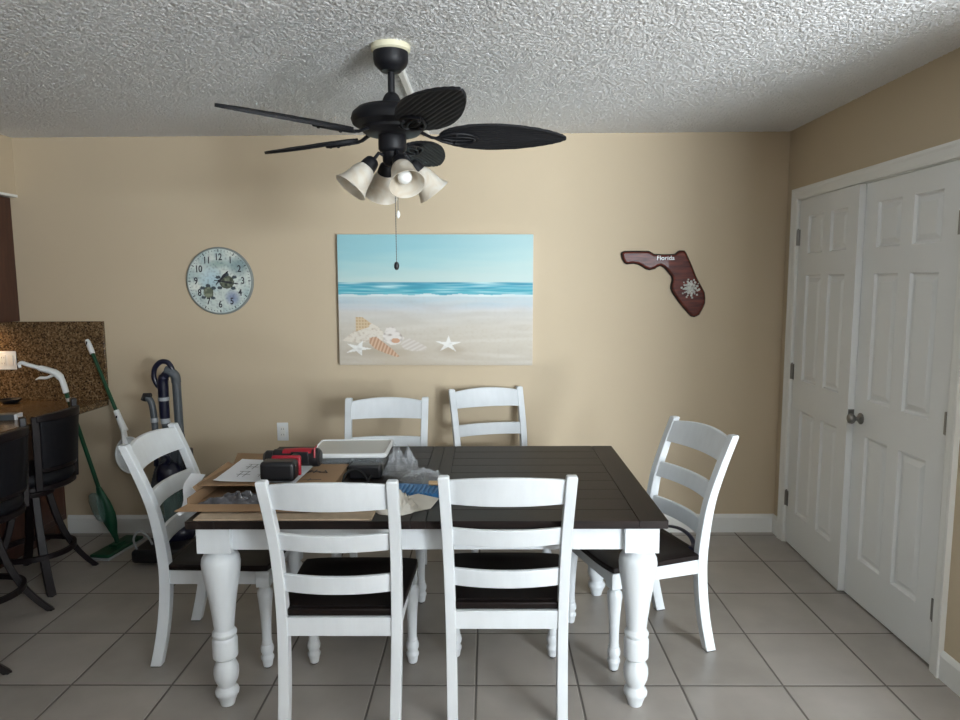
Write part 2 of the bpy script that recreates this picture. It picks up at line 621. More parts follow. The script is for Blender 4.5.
# ------------------------------------------------------------------ closet doors
def door_leaf(name, flip):
    """leaf in local frame: y from 0 (hinge) to L (latch), x = thickness into the closet, front face x=0"""
    L, H, Tk = .694, 2.052, .035
    w = MB()
    s = 1
    ys = [0, .122, .312, .400, .590 - .005, L]
    zs = [.0, .215, .835, 1.012, 1.622, 1.742, 1.955, H]
    Pn = lambda x, y, z_: (x, y * s, z_ + .010)
    for i in range(5):
        for j in range(7):
            y0, y1, z0, z1 = ys[i], ys[i + 1], zs[j], zs[j + 1]
            if i in (1, 3) and j in (1, 3, 5):
                lev = [(0, 0), (.007, .011), (.016, .013), (.040, .003)]
                rg = []
                for ins, dp in lev:
                    rg.append([Pn(dp, y0 + ins, z0 + ins), Pn(dp, y1 - ins, z0 + ins), Pn(dp, y1 - ins, z1 - ins), Pn(dp, y0 + ins, z1 - ins)])
                w.loft(rg, cap=False)
                w.add(rg[-1], [(0, 1, 2, 3)])
            else:
                w.add([Pn(0, y0, z0), Pn(0, y1, z0), Pn(0, y1, z1), Pn(0, y0, z1)], [(0, 1, 2, 3)])
    # back and edges
    w.add([Pn(0, 0, 0), Pn(0, L, 0), Pn(0, L, H), Pn(0, 0, H), Pn(Tk, 0, 0), Pn(Tk, L, 0), Pn(Tk, L, H), Pn(Tk, 0, H)],
          [(0, 1, 5, 4), (1, 2, 6, 5), (2, 3, 7, 6), (3, 0, 4, 7), (4, 5, 6, 7)])
    me = w.build(name, M['door_paint'], smooth=False)
    bm = bmesh.new()
    bm.from_mesh(me.data)
    bmesh.ops.remove_doubles(bm, verts=bm.verts, dist=.0002)
    bmesh.ops.recalc_face_normals(bm, faces=bm.faces)
    if flip:
        bmesh.ops.scale(bm, vec=(1, -1, 1), verts=bm.verts)
        bmesh.ops.reverse_faces(bm, faces=bm.faces)
    bm.to_mesh(me.data)
    bm.free()
    me.data.polygons.foreach_set('use_smooth', [False] * len(me.data.polygons))
    return struct(me)


near = door_leaf('door_1', False)
near.location = (XR + .002, DY0 + .009, 0)
far = door_leaf('door_2', True)
far.location = (XR + .002, DY1 - .009, 0)
far.rotation_euler.z = -R(2.5)


def hinge(y, z_, parent):
    w = MB()
    w.lathe([(.0085, -.045), (.0085, .045)], n=10)
    w.lathe([(.0045, .045), (.0045, .050), (.001, .053)], n=10)
    w.box(0.0, .0045, -.022, .022, -.046, .046)
    return w.build('hinge', M['chrome'], parent, loc=(-.006, y, z_))


for z_ in (.250, 1.03, 1.82):
    hinge(-.004, z_, near)
    hinge(.004, z_ + .03, far)
w = MB()
mx = Matrix.Rotation(-pi / 2, 4, 'Y')
w.lathe([(.0, 0), (.028, 0), (.028, .004), (.022, .009), (.011, .012), (.010, .026), (.015, .031), (.023, .038), (.026, .048), (.023, .058), (.014, .063), (.0, .064)], mx=mx, n=28)
w.build('door_knob', M['chrome'], near, loc=(0, .630, .925))
MB().box(.0, .032, -.003, .0, -.034, .034).build('latch_plate', M['chrome'], far, loc=(.003, -.694, .925))

# ------------------------------------------------------------------ dining table
TZ = .757
table = thing('dining_table', (-.222, 2.905, 0), 0, 'long white farmhouse table with dark plank top and turned legs, six chairs around it', 'table')
HX, HY = .862, .562
top = MB()
gapw = .0012
# end boards, centre boards, planks
zt0, zt1 = TZ - .030, TZ


def board(x0, x1, y0, y1, mi):
    top.box(x0 + gapw, x1 - gapw, y0 + gapw, y1 - gapw, zt0 + .002, zt1, mi)


bw = .105
board(-HX, -HX + bw, -HY, HY, 1)
board(HX - bw, HX, -HY, HY, 1)
board(-.056, 0, -HY, HY, 1)
board(0, .056, -HY, HY, 1)
for sgn in (-1, 1):
    x0, x1 = (.056, HX - bw) if sgn > 0 else (-HX + bw, -.056)
    npl = 9
    for i in range(npl):
        y0 = -HY + 2 * HY * i / npl
        board(x0, x1, y0, y0 + 2 * HY / npl, 0)
top.box(-HX + .003, HX - .003, -HY + .003, HY - .003, zt0, zt1 - .004, 2)
top.build('tabletop', [M['dark_wood'], M['dark_wood_y'], M['gap']], table, bevel=.0008, seg=1)
# aprons
AX, AY = .778, .462
for nm_, a in (('apron', (-AX + .05, AX - .05, -AY - .040, -AY - .016)), ('apron', (-AX + .05, AX - .05, AY + .016, AY + .040)),
               ('apron', (-AX - .040, -AX - .016, -AY + .05, AY - .05)), ('apron', (AX + .016, AX + .040, -AY + .05, AY - .05))):
    w = MB().box(a[0], a[1], a[2], a[3], .628, zt0)
    w.build('apron', M['white_paint'], table, bevel=.003)
legp = [(.020, 0), (.026, .002), (.030, .018), (.034, .028), (.036, .036), (.043, .046), (.0445, .056), (.041, .066), (.033, .074), (.031, .080), (.037, .092), (.0435, .108), (.0465, .130), (.0455, .150),
        (.039, .168), (.030, .180), (.029, .186), (.040, .190), (.0460, .196), (.0465, .262), (.043, .270), (.038, .275), (.044, .282), (.0455, .291), (.040, .300), (.036, .306),
        (.039, .330), (.0425, .365), (.048, .410), (.055, .455), (.063, .500), (.069, .540), (.0705, .565), (.068, .585), (.060, .600), (.046, .609), (.042, .614), (.045, .620), (.046, .626)]
proto = MB()
proto.lathe(legp, n=36)
proto.box(-.062, .062, -.062, .062, .622, zt0)
leg = proto.build('leg', M['white_paint'], table, bevel=.002)
leg.location = (-AX, -AY, 0)
for x, y in ((AX, -AY), (-AX, AY), (AX, AY)):
    c = leg.copy()
    COL.objects.link(c)
    c.parent = table
    c.location = (x, y, 0)


# ------------------------------------------------------------------ dining chairs
def back_y(z_):
    """rear face of the rear post in side view"""
    pts = [(0, -.250), (.17, -.212), (.35, -.190), (.48, -.190), (.67, -.215), (.81, -.260), (.950, -.316)]
    for i in range(len(pts) - 1):
        if z_ <= pts[i + 1][0] + 1e-9:
            break
    def y_(k):
        k = max(0, min(len(pts) - 1, k))
        return pts[k]
    p0, p1, p2, p3 = y_(i - 1), y_(i), y_(i + 1), y_(i + 2)
    t = (z_ - p1[0]) / (p2[0] - p1[0])
    m1 = (p2[1] - p0[1]) / max(p2[0] - p0[0], 1e-6) * (p2[0] - p1[0])
    m2 = (p3[1] - p1[1]) / max(p3[0] - p1[0], 1e-6) * (p2[0] - p1[0])
    return (2 * t ** 3 - 3 * t * t + 1) * p1[1] + (t ** 3 - 2 * t * t + t) * m1 + (-2 * t ** 3 + 3 * t * t) * p2[1] + (t ** 3 - t * t) * m2


def make_chair():
    root = thing('dining_chair', (0, 0, 0))
    for s in (-1, 1):
        rg = []
        for i in range(25):
            z_ = .95 * i / 24
            xo = .2165 + .018 * (z_ / .95) ** 1.3
            wx = .038
            yb = back_y(z_)
            dp = .046 - .012 * max(0, (z_ - .45) / .5)
            zz = z_ if i else .004
            rg.append([(s * (xo - wx), yb, zz), (s * xo, yb, zz), (s * xo, yb + dp, zz), (s * (xo - wx), yb + dp, zz)])
        # rounded post head
        yb = back_y(.95)
        rg.append([(s * (.2345 - .034), yb + .003, .955), (s * (.2345 - .004), yb + .003, .955), (s * (.2345 - .004), yb + .032, .955), (s * (.2345 - .034), yb + .032, .955)])
        p = MB().loft(rg).build('back_post', M['white_paint'], root, bevel=.005, seg=2)
        p2 = MB().box(s * .1965 - .016, s * .1965 + .016, -.247, -.208, 0, .005).build('foot_pad', M['rubber'], p)
        cp = [(.012, .004), (.019, .008), (.021, .020), (.0225, .032), (.0265, .040), (.027, .048), (.022, .056), (.0215, .062), (.026, .072), (.0275, .084), (.025, .096), (.0205, .104), (.022, .110), (.0195, .116),
              (.0195, .150), (.0215, .200), (.0245, .250), (.0285, .295), (.0315, .320), (.0300, .338), (.022, .348), (.0185, .352), (.024, .357), (.026, .362)]
        l = MB().lathe(cp, n=24)
        l.box(-.0275, .0275, -.0275, .0275, .360, .428)
        l = l.build('leg', M['white_paint'], root, bevel=.002)
        l.location = (s * .2085, .245, 0)
        MB().lathe([(.011, 0), (.014, .002), (.014, .005)], n=14).build('foot_pad', M['rubber'], l)
        MB().box(s * .207 - .010, s * .207 + .010, -.165, .225, .366, .427).build('side_rail', M['white_paint'], root, bevel=.002)
    MB().box(-.182, .182, .238, .258, .366, .427).build('front_rail', M['white_paint'], root, bevel=.002)
    MB().box(-.186, .186, -.183, -.163, .352, .421).build('rear_rail', M['white_paint'], root, bevel=.002)
    # seat: dished plank with rounded front
    nx, ny = 20, 20
    w = MB()
    def hw(y):
        return .222 + .018 * (y + .15) / .43
    topv, botv = [], []
    for j in range(ny + 1):
        y = -.150 + .435 * j / ny
        for i in range(nx + 1):
            u = -1 + 2 * i / nx
            yy = y - (.018 * abs(u) ** 4 * (j / ny) ** 3)
            x = u * hw(y) * (1 - .03 * max(0, (j / ny - .9) / .1))
            dd = -.012 * max(0, 1 - (abs(u) / .8) ** 2.5) * max(0, 1 - abs((j / ny - .45) / .45) ** 2.5)
            topv.append((x, yy, .452 + dd))
            botv.append((x, yy, .428))
    n1 = nx + 1
    fs = [(j * n1 + i, j * n1 + i + 1, (j + 1) * n1 + i + 1, (j + 1) * n1 + i) for j in range(ny) for i in range(nx)]
    N = len(topv)
    fb = [tuple(k + N for k in f)[::-1] for f in fs]
    ring = [i for i in range(n1)] + [j * n1 + nx for j in range(1, ny + 1)] + [ny * n1 + i for i in range(nx - 1, -1, -1)] + [j * n1 for j in range(ny - 1, 0, -1)]
    sd = [(ring[k], ring[(k + 1) % len(ring)], ring[(k + 1) % len(ring)] + N, ring[k] + N) for k in range(len(ring))]
    w.add(topv + botv, fs + fb + sd)
    w.box(-.186, .186, -.176, -.148, .424, .450)
    w.build('seat', M['seat_wood'], root, bevel=.005, seg=2)
    # slats
    def slat(z0, z1, nm, crown=0, t=.017):
        rg = []
        for i in range(17):
            u = -1 + 2 * i / 16
            x = u * .197
            bow = .032 * (1 - u * u)
            zt = z1 + crown * (1 - u * u)
            y0, y1 = back_y(z0) + .024 - bow, back_y(z1) + .022 - bow
            rg.append([(x, y0 - t / 2, z0), (x, y0 + t / 2, z0), (x, y1 + t / 2, zt), (x, y1 - t / 2, zt)])
        MB().loft(rg).build(nm, M['white_paint'], root, bevel=.003)
    slat(.517, .585, 'slat')
    slat(.678, .746, 'slat')
    slat(.842, .938, 'top_rail', .016)
    return root


chair = make_chair()
G = 'white ladderback dining chairs around the table'
spots = [
    (-.530, 2.480, 0, 'white ladderback chair, back to the viewer, in front of the clutter on the table'),
    (.066, 2.530, 0, 'white ladderback chair, back to the viewer, at the bare middle of the table front'),
    (-1.172, 2.905, -90, 'white ladderback chair at the left end of the table, in front of the vacuum cleaner'),
    (.684, 2.948, 108.2, 'white ladderback chair pushed out askew at the right table end near the closet doors'),
    (-.557, 3.515, 182.4, 'white ladderback chair behind the table, below the left half of the beach canvas'),
    (.065, 3.880, 194.8, 'white ladderback chair turned askew behind the table, below the right half of the beach canvas'),
]
for i, (x, y, a, lab) in enumerate(spots):
    c = chair if i == 0 else dup(chair)
    c.location = (x, y, 0)
    c.rotation_euler.z = R(a)
    tag(c, lab, 'chair', G)

# strap lying on the right-hand chair
w = MB()
w.tube(spline([(.780, 3.120, .464), (.800, 3.06, .476), (.835, 3.01, .492), (.868, 2.965, .494), (.890, 2.91, .482), (.893, 2.865, .462), (.870, 2.83, .461)], 6), .013, flat=.5)
tag(w.build('bag_strap', M['navy']), 'dark looped strap lying on the seat of the right-hand chair', 'strap')


# ------------------------------------------------------------------ ceiling fan
FX, FY = -.362, 2.700
fan = thing('ceiling_fan', (FX, FY, CH), 0, 'black five-blade ceiling fan with palm leaf blades and four glass lamps', 'ceiling fan')
w = MB().lathe([(.072, 0), (.074, -.004), (.074, -.022), (.066, -.028), (.0, -.028)], n=40)
w.build('mounting_ring', M['cream'], fan)
w = MB().lathe([(.0, -.024), (.066, -.024), (.066, -.056), (.062, -.072), (.050, -.086), (.044, -.090), (.038, -.097), (.020, -.100), (0, -.100)], n=40)
w.build('canopy', M['black_metal'], fan)
MB().lathe([(.0135, -.09), (.0135, -.20)], n=16).build('downrod', M['black_metal'], fan)
w = MB().lathe([(.0, -.176), (.018, -.176), (.026, -.184), (.034, -.200), (.038, -.225), (.050, -.235), (.0, -.235)], n=32)
w.build('yoke_cover', M['black_metal'], fan)
w = MB().lathe([(.0, -.222), (.060, -.223), (.095, -.226), (.130, -.236), (.150, -.254), (.156, -.275), (.150, -.292), (.132, -.303), (.120, -.306), (.118, -.316), (.100, -.330), (.07, -.336), (.0, -.336)], n=48)
w.build('motor_housing', M['black_metal'], fan)
w = MB().lathe([(.0, -.334), (.052, -.334), (.054, -.342), (.054, -.385), (.050, -.392), (.040, -.397), (.038, -.432), (.030, -.444), (.012, -.450), (0, -.452)], n=32)
w.build('switch_housing', M['black_metal'], fan)
ZB = 2.163 - CH


def blade_objs(a):
    mx = Matrix.Rotation(a, 4, 'Z') @ Matrix.Translation((0, 0, ZB)) @ Matrix.Rotation(R(-17), 4, 'X')
    # outline of a palm blade, x = radius
    def half(t):
        return .094 * (sin(pi * min(1, t * 1.0) ** .78)) ** .62 if 0 < t < 1 else 0
    n = 40
    x0, x1 = .180, .682
    w = MB()
    rg = []
    xs = [x0 + (x1 - x0) * (.5 - .5 * cos(pi * i / n)) for i in range(n + 1)]
    NW = 72
    tv, bv = [], []
    for x in xs:
        t = (x - x0) / (x1 - x0)
        h = max(half(t), .004)
        for j in range(NW + 1):
            u = -1 + 2 * j / NW
            y = u * h
            # woven reeds running along the blade
            ph = (y / .0150)
            st = int(math.floor(ph))
            rib = .0034 * abs(sin(pi * ph)) + (.0006 if (int((x * 9 + st * .37)) % 2) else 0)
            edge = .0022 if abs(u) > .93 else 0
            th = .0022 + max(rib, edge)
            tv.append((x, y, th))
            bv.append((x, y, -th))
    n1 = NW + 1
    N = len(tv)
    fs = [(i * n1 + j, (i + 1) * n1 + j, (i + 1) * n1 + j + 1, i * n1 + j + 1) for i in range(n) for j in range(NW)]
    fb = [tuple(k + N for k in f)[::-1] for f in fs]
    ring = [j for j in range(n1)] + [i * n1 + NW for i in range(1, n + 1)] + [n * n1 + j for j in range(NW - 1, -1, -1)] + [i * n1 for i in range(n - 1, 0, -1)]
    sd = [(ring[k], ring[(k + 1) % len(ring)], ring[(k + 1) % len(ring)] + N, ring[k] + N) for k in range(len(ring))]
    w.add(tv + bv, fs + fb + sd, 0, mx)
    w.build('blade', M['blade'], fan)
    # blade iron: arm plus openwork leaf under the blade
    w = MB()
    mz = Matrix.Rotation(a, 4, 'Z')
    w.tube([mz @ Vector(p) for p in ((.085, 0, ZB + .022), (.12, 0, ZB + .008), (.15, 0, ZB - .006), (.185, 0, ZB - .010))], [.012, .011, .010, .010], n=8, flat=.6)
    for s in (-1, 1):
        w.tube([mx @ Vector(p) for p in spline([(.165, 0, -.010), (.20, s * .026, -.010), (.250, s * .040, -.010), (.300, s * .030, -.010), (.335, 0, -.010)], 5)], .0055, n=8)
        w.tube([mx @ Vector(p) for p in spline([(.19, 0, -.010), (.235, s * .012, -.010), (.285, s * .012, -.010), (.330, 0, -.010)], 5)], .004, n=8)
    for px, py in ((.245, .034), (.245, -.034), (.315, 0)):
        w.ball((px, py, -.012), .008, n=8, mx=mx)
    w.build('blade_iron', M['black_metal'], fan)


for k in range(5):
    blade_objs(3.892 + k * 2 * pi / 5)

# four lamp arms with glass bells
shade_prof = [(.020, 0), (.026, .004), (.036, .016), (.043, .034), (.047, .056), (.052, .078), (.060, .098), (.068, .112), (.066, .1125), (.058, .099), (.050, .079), (.045, .057), (.041, .035), (.034, .018), (.024, .006), (.018, .002)]
for ang in (205, 115, 295, 25):
    a = R(ang)
    dirh = Vector((cos(a), sin(a), 0))
    tilt = R(40)
    ax = (dirh * sin(tilt) + Vector((0, 0, -cos(tilt)))).normalized()
    base = dirh * .082 + Vector((0, 0, -.436))
    q = ax.to_track_quat('Z', 'Y').to_matrix().to_4x4()
    mx = Matrix.Translation(base) @ q
    w = MB()
    w.tube([Vector((0, 0, -.412)) + dirh * .03, Vector((0, 0, -.402)) + dirh * .055, base - ax * .004], .007, n=8)
    w.lathe([(.0, -.012), (.018, -.012), (.026, -.004), (.030, .012), (.032, .030), (.029, .034), (0, .034)], mx=mx, n=24)
    arm = w.build('lamp_holder', M['black_metal'], fan)
    mg = Matrix.Translation(base + ax * .022) @ q
    rg = MB()
    n = 32
    rg.lathe(shade_prof + [shade_prof[0]], mx=mg, n=n, cap=False)
    rg.build('lamp_shade', M['alabaster'], arm)
    bb = MB()
    bb.lathe([(.012, .012), (.013, .030), (.022, .050), (.027, .068), (.025, .084), (.014, .095), (.003, .099)], mx=mg, n=20)
    bb.build('bulb', M['bulb'], arm)
w = MB()
w.tube([(0.012, -.036, -.42), (0.012, -.037, -.60), (.012, -.036, -.816)], .0014, n=6)
for i in range(40):
    w.ball((0.012, -.0365, -.43 - i * .0096), .0021, n=5)
w = w.build('pull_chain', M['chain'], fan)
MB().lathe([(.002, -.820), (.007, -.823), (.010, -.832), (.010, -.842), (.006, -.850), (.001, -.852)], n=14, mx=Matrix.Translation((.012, -.036, .006))).build('chain_pull', M['black'], w)
w = MB()
w.tube([(.020, -.020, -.42), (.020, -.020, -.625)], .0014, n=6)
w = w.build('pull_chain', M['chain'], fan)
MB().lathe([(.002, -.618), (.006, -.624), (.0075, -.634), (.004, -.645), (.001, -.648)], n=14, mx=Matrix.Translation((.020, -.020, 0))).build('chain_pull', M['bulb'], w)
# surface cable channel on the ceiling behind the fan
w = MB()
w.prism([(-.368, 0), (-.330, 0), (-.333, -.014), (-.338, -.018), (-.360, -.018), (-.365, -.014)], 2.80, YB - .002, 'y', mx=Matrix.Translation((-.012, 0, CH)))
tag(w.build('cable_channel', M['trim']), 'white cable channel on the ceiling, running back from the ceiling fan', 'cable channel')

# ------------------------------------------------------------------ beach canvas
PX, PZ = -.319, 1.492
PW, PH, PD = 1.200, .803, .036
def lerp(a, b_, t):
    t = max(0, min(1, t))
    return tuple(a[i] + (b_[i] - a[i]) * t for i in range(3))


def ramp(t, st):
    for i in range(len(st) - 1):
        if t <= st[i + 1][0]:
            return lerp(st[i][1], st[i + 1][1], (t - st[i][0]) / (st[i + 1][0] - st[i][0]))
    return st[-1][1]


def in_poly(x, y, P_):
    c = False
    j = len(P_) - 1
    for i in range(len(P_)):
        if (P_[i][1] > y) != (P_[j][1] > y) and x < (P_[j][0] - P_[i][0]) * (y - P_[i][1]) / (P_[j][1] - P_[i][1]) + P_[i][0]:
            c = not c
        j = i
    return c


def star(cx, cy, r_, rot, sq=.62, sh=.38):
    P_ = []
    for k in range(10):
        a = rot + k * pi / 5
        rr_ = r_ if k % 2 == 0 else r_ * sh
        P_.append((cx + rr_ * cos(a), cy + rr_ * sin(a) * sq))
    return P_


# picture coordinates: u 0..1 across, v 0..1 down (v scaled by PH/PW for shapes: use zoom crop pixels /800 wide)
def px(x, y):
    return ((x - 80) / 805, (y - 62) / 540)


ST1 = star(*px(535, 515), .074, R(-88), .95, .30)
ST2 = star(*px(158, 533), .076, R(-70), .85, .34)
SH1 = [px(*p) for p in ((92, 500), (150, 455), (152, 405), (175, 400), (212, 425), (240, 440), (268, 470), (262, 500), (215, 505), (150, 510))]
SH1b = [px(*p) for p in ((150, 462), (150, 402), (178, 402), (215, 428), (200, 445))]
SH2 = [px(*p) for p in ((205, 488), (235, 484), (262, 505), (300, 535), (330, 565), (322, 570), (280, 556), (230, 535), (205, 510))]
SH3 = [px(*p) for p in ((262, 478), (280, 445), (305, 442), (335, 470), (352, 490), (330, 515), (295, 518), (265, 500))]
SH4 = [px(*p) for p in ((335, 515), (365, 488), (400, 500), (448, 528), (440, 540), (390, 545), (350, 535))]


def paint(u, v_):
    nz_ = noise.noise(Vector((u * 4, v_ * 30, 1.3)))
    n2 = noise.noise(Vector((u * 60, v_ * 60, 5)))
    n3 = noise.noise(Vector((u * 7, v_ * 14, 9)))
    if v_ < .362:
        c = ramp(v_ + .05 * nz_ + .06 * (u - .5) * (v_ > .0), [(0, s2l(128, 196, 208)), (.10, s2l(134, 200, 212)), (.20, s2l(160, 212, 216)), (.28, s2l(184, 218, 216)), (.36, s2l(200, 222, 218))])
        c = lerp(c, s2l(206, 224, 220), .25 + .35 * max(0, u - .4) * 1.6)
        return tuple(k * .90 for k in c)
    if v_ < .47:
        t = (v_ - .362) / .108
        st = noise.noise(Vector((u * 6, v_ * 130, 2)))
        c = ramp(t, [(0, s2l(72, 150, 172)), (.25, s2l(80, 168, 188)), (.6, s2l(70, 170, 186)), (1, s2l(120, 190, 200))])
        c = lerp(c, s2l(196, 228, 228), max(0, st) * 1.5)
        c = lerp(c, s2l(44, 130, 156), max(0, -st) * 1.3)
        if v_ > .455 + .012 * noise.noise(Vector((u * 12, 0, 4))):
            c = lerp(c, s2l(225, 230, 228), .75)
        return c
    wet = .60 + .02 * noise.noise(Vector((u * 3, 2, 0)))
    c = ramp(v_ + .012 * n3, [(.47, s2l(196, 212, 216)), (.52, s2l(184, 204, 212)), (.56, s2l(204, 208, 210)), (wet, s2l(206, 203, 196)), (.7, s2l(208, 200, 186)), (.82, s2l(205, 196, 180)), (1, s2l(196, 186, 170))])
    c = lerp(c, s2l(176, 162, 142), .25 * max(0, n3) + .12 * max(0, n2))
    c = lerp(c, s2l(226, 222, 214), .5 * max(0, nz_))
    # soft printed shade under the objects
    for cx, cy, rx, ry in ((px(240, 530)[0], .90, .20, .055), (px(545, 540)[0], .885, .09, .05)):
        q = ((u - cx) / rx) ** 2 + ((v_ - cy) / ry) ** 2
        if q < 1:
            c = lerp(c, s2l(168, 150, 124), .6 * (1 - q))
    wq = max(0, (v_ - .72) / .28) * max(0, 1 - abs(u - .33) / .55)
    c = lerp(c, s2l(196, 178, 150), .55 * wq + .25 * max(0, n2) * (v_ > .7))
    tex = noise.noise(Vector((u * 90, v_ * 90, 3)))
    ed = noise.noise(Vector((u * 45, v_ * 45, 7)))
    if in_poly(u, v_, SH1):
        c = lerp(s2l(226, 216, 200), s2l(176, 150, 118), .6 * max(0, tex + ed))
    if in_poly(u, v_, SH1b):
        c = lerp(s2l(218, 192, 150), s2l(186, 148, 104), (.5 + .5 * sin(u * 420)) * (.5 + .5 * sin(v_ * 260)))
    if in_poly(u, v_, SH3):
        c = lerp(s2l(230, 222, 214), s2l(150, 130, 112), .8 * max(0, ed * 1.4))
        if ((u - px(315, 500)[0]) / .022) ** 2 + ((v_ - px(315, 500)[1]) / .02) ** 2 < 1:
            c = s2l(212, 160, 122)
    if in_poly(u, v_, SH4):
        c = lerp(s2l(222, 214, 204), s2l(190, 172, 154), .5 + .5 * sin((u * .8 + v_) * 200))
        c = lerp(c, s2l(216, 208, 198), .5)
    if in_poly(u, v_, SH2):
        c = lerp(s2l(222, 186, 152), s2l(184, 134, 98), .5 + .5 * sin((u * 1.0 + v_ * .25) * 330))
    for S, cc in ((ST1, px(535, 515)), (ST2, px(158, 533))):
        if in_poly(u, v_, S):
            d_ = math.hypot(u - cc[0], (v_ - cc[1]) * .67)
            c = lerp(s2l(240, 238, 232), s2l(150, 138, 124), .55 * max(0, ed) + .9 * max(0, v_ - cc[1]) * 8 * max(0, .5 + tex))
    g_ = .3 * c[0] + .6 * c[1] + .1 * c[2]
    return tuple((k * .88 + g_ * .12) * .93 for k in c)


canv = thing('beach_canvas', (PX, YB, PZ), 0, 'unframed canvas print of a beach with shells and starfish on the back wall', 'picture')
MB().box(-PW / 2, PW / 2, -PD, -.001, -PH / 2, PH / 2).build('canvas', M['paper'], canv, bevel=.003)


def painted_grid(name, nx_, ny_, posf, colf, material, parent, inside=None):
    vs = [posf(i / nx_, j / ny_) for j in range(ny_ + 1) for i in range(nx_ + 1)]
    fs = [(j * (nx_ + 1) + i, (j + 1) * (nx_ + 1) + i, (j + 1) * (nx_ + 1) + i + 1, j * (nx_ + 1) + i + 1) for j in range(ny_) for i in range(nx_)]
    me = bpy.data.meshes.new(name)
    me.from_pydata(vs, [], fs)
    at = me.color_attributes.new('print', 'FLOAT_COLOR', 'POINT')
    cols = []
    for j in range(ny_ + 1):
        for i in range(nx_ + 1):
            cols += [*colf(i / nx_, j / ny_), 1]
    at.data.foreach_set('color', cols)
    me.materials.append(material)
    o = bpy.data.objects.new(name, me)
    COL.objects.link(o)
    o.parent = parent
    return o


painted_grid('printed_face', 330, 220, lambda u, v_: (-PW / 2 + .001 + u * (PW - .002), -PD - .0006, PH / 2 - .001 - v_ * (PH - .002)), paint, vcol_mat('canvas_print', .6), canv)
canv.rotation_euler = (0, R(.35), 0)

# ------------------------------------------------------------------ wall clock
clock = thing('wall_clock', (-1.656, YB, 1.618), 0, 'round wall clock with a sea turtle picture on its face, on the back wall', 'clock')
CR = .208
w = MB().lathe([(CR, 0), (CR, .016), (CR - .004, .020), (0, .020)], mx=Matrix.Rotation(pi / 2, 4, 'X'), n=72)
w.build('case', M['rimclock'], clock)


def clock_col(u, v_):
    r_, a = u, v_ * 2 * pi
    x, z_ = r_ * cos(a), r_ * sin(a)
    n1_ = noise.noise(Vector((x * 3, z_ * 3, 1)))
    n2_ = noise.noise(Vector((x * 16, z_ * 16, 4)))
    c = lerp(s2l(222, 226, 216), s2l(176, 194, 192), .5 + .9 * n1_)
    c = lerp(c, s2l(182, 208, 216), max(0, .9 - ((x + .25) ** 2 + (z_ - .05) ** 2) * 5))
    c = lerp(c, s2l(120, 130, 170), max(0, .8 - ((x - .38) ** 2 + (z_ + .5) ** 2) * 12))
    c = lerp(c, s2l(130, 160, 155), max(0, .7 - ((x + .02) ** 2 * 6 + (z_ - .52) ** 2 * 30)))
    c = lerp(c, s2l(110, 135, 140), max(0, .7 - ((x - .65) ** 2 * 4 + (z_ - .45) ** 2 * 6)))
    c = lerp(c, s2l(70, 88, 96), .7 * max(0, n2_))
    # turtles
    for cx, cz, rx, rz, sg in ((-.35, -.34, .15, .18, 1), (.22, -.03, .22, .20, 2)):
        q = ((x - cx) / rx) ** 2 + ((z_ - cz) / rz) ** 2
        if q < 1:
            k = noise.cell(Vector((x * 13, z_ * 13, sg)))
            c = lerp(s2l(138, 146, 122), s2l(50, 56, 48), .5 + .5 * k) if q < .8 else s2l(70, 70, 56)
        for fx, fz in ((-1.3, .9), (1.2, .9), (-1.1, -1.1), (1.0, -1.2), (0, 1.4)):
            q = ((x - cx - fx * rx * .9) / (.075)) ** 2 + ((z_ - cz - fz * rz * .8) / .05) ** 2
            if q < 1:
                c = s2l(62, 74, 80)
    if r_ > .965:
        c = s2l(120, 128, 124)
    return c


painted_grid('clock_face', 46, 150, lambda u, v_: ((CR - .004) * u * cos(v_ * 2 * pi), -.0208, (CR - .004) * u * sin(v_ * 2 * pi)), clock_col, vcol_mat('clock_print', .5), clock)
w = MB()
for hnum in range(1, 13):
    a = pi / 2 - hnum * pi / 6
    vs, fs = text_mesh(str(hnum), .058, bold=.0012)
    rr_ = CR * .70
    w.add([(v_.x * .8 + rr_ * cos(a), -.0214 - v_.z, v_.y + rr_ * sin(a)) for v_ in vs], fs)
w.build('numerals', M['ink'], clock, smooth=False)
w = MB()
for k in range(60):
    a = k * pi / 30
    ln, wd = (.008, .0026) if k % 5 == 0 else (.004, .0012)
    mx = Matrix.Rotation(-a, 4, 'Y')
    w.box(-wd, wd, -.0217, -.0209, CR * .895 - ln, CR * .895 + ln, 0, mx)
w.build('minute_marks', M['ink'], clock, smooth=False)
for nm, ln, wd, ang_cw, yy in (('hour_hand', .085, .006, 44, -.0245), ('minute_hand', .125, .0045, 99, -.0265)):
    w = MB()
    w.prism([(-wd * .6, -.03), (wd * .6, -.03), (wd * .5, 0), (wd * 1.5, ln * .55), (wd * .5, ln * .72), (wd * 1.1, ln * .84), (0, ln), (-wd * 1.1, ln * .84), (-wd * .5, ln * .72), (-wd * 1.5, ln * .55), (-wd * .5, 0)], yy - .0008, yy + .0008, 'y', mx=Matrix.Rotation(R(ang_cw), 4, 'Y'))
    w.build(nm, M['ink'], clock, smooth=False)
MB().lathe([(.009, 0.018), (.009, .028), (0, .029)], mx=Matrix.Rotation(pi / 2, 4, 'X'), n=16).build('hand_hub', M['ink'], clock)

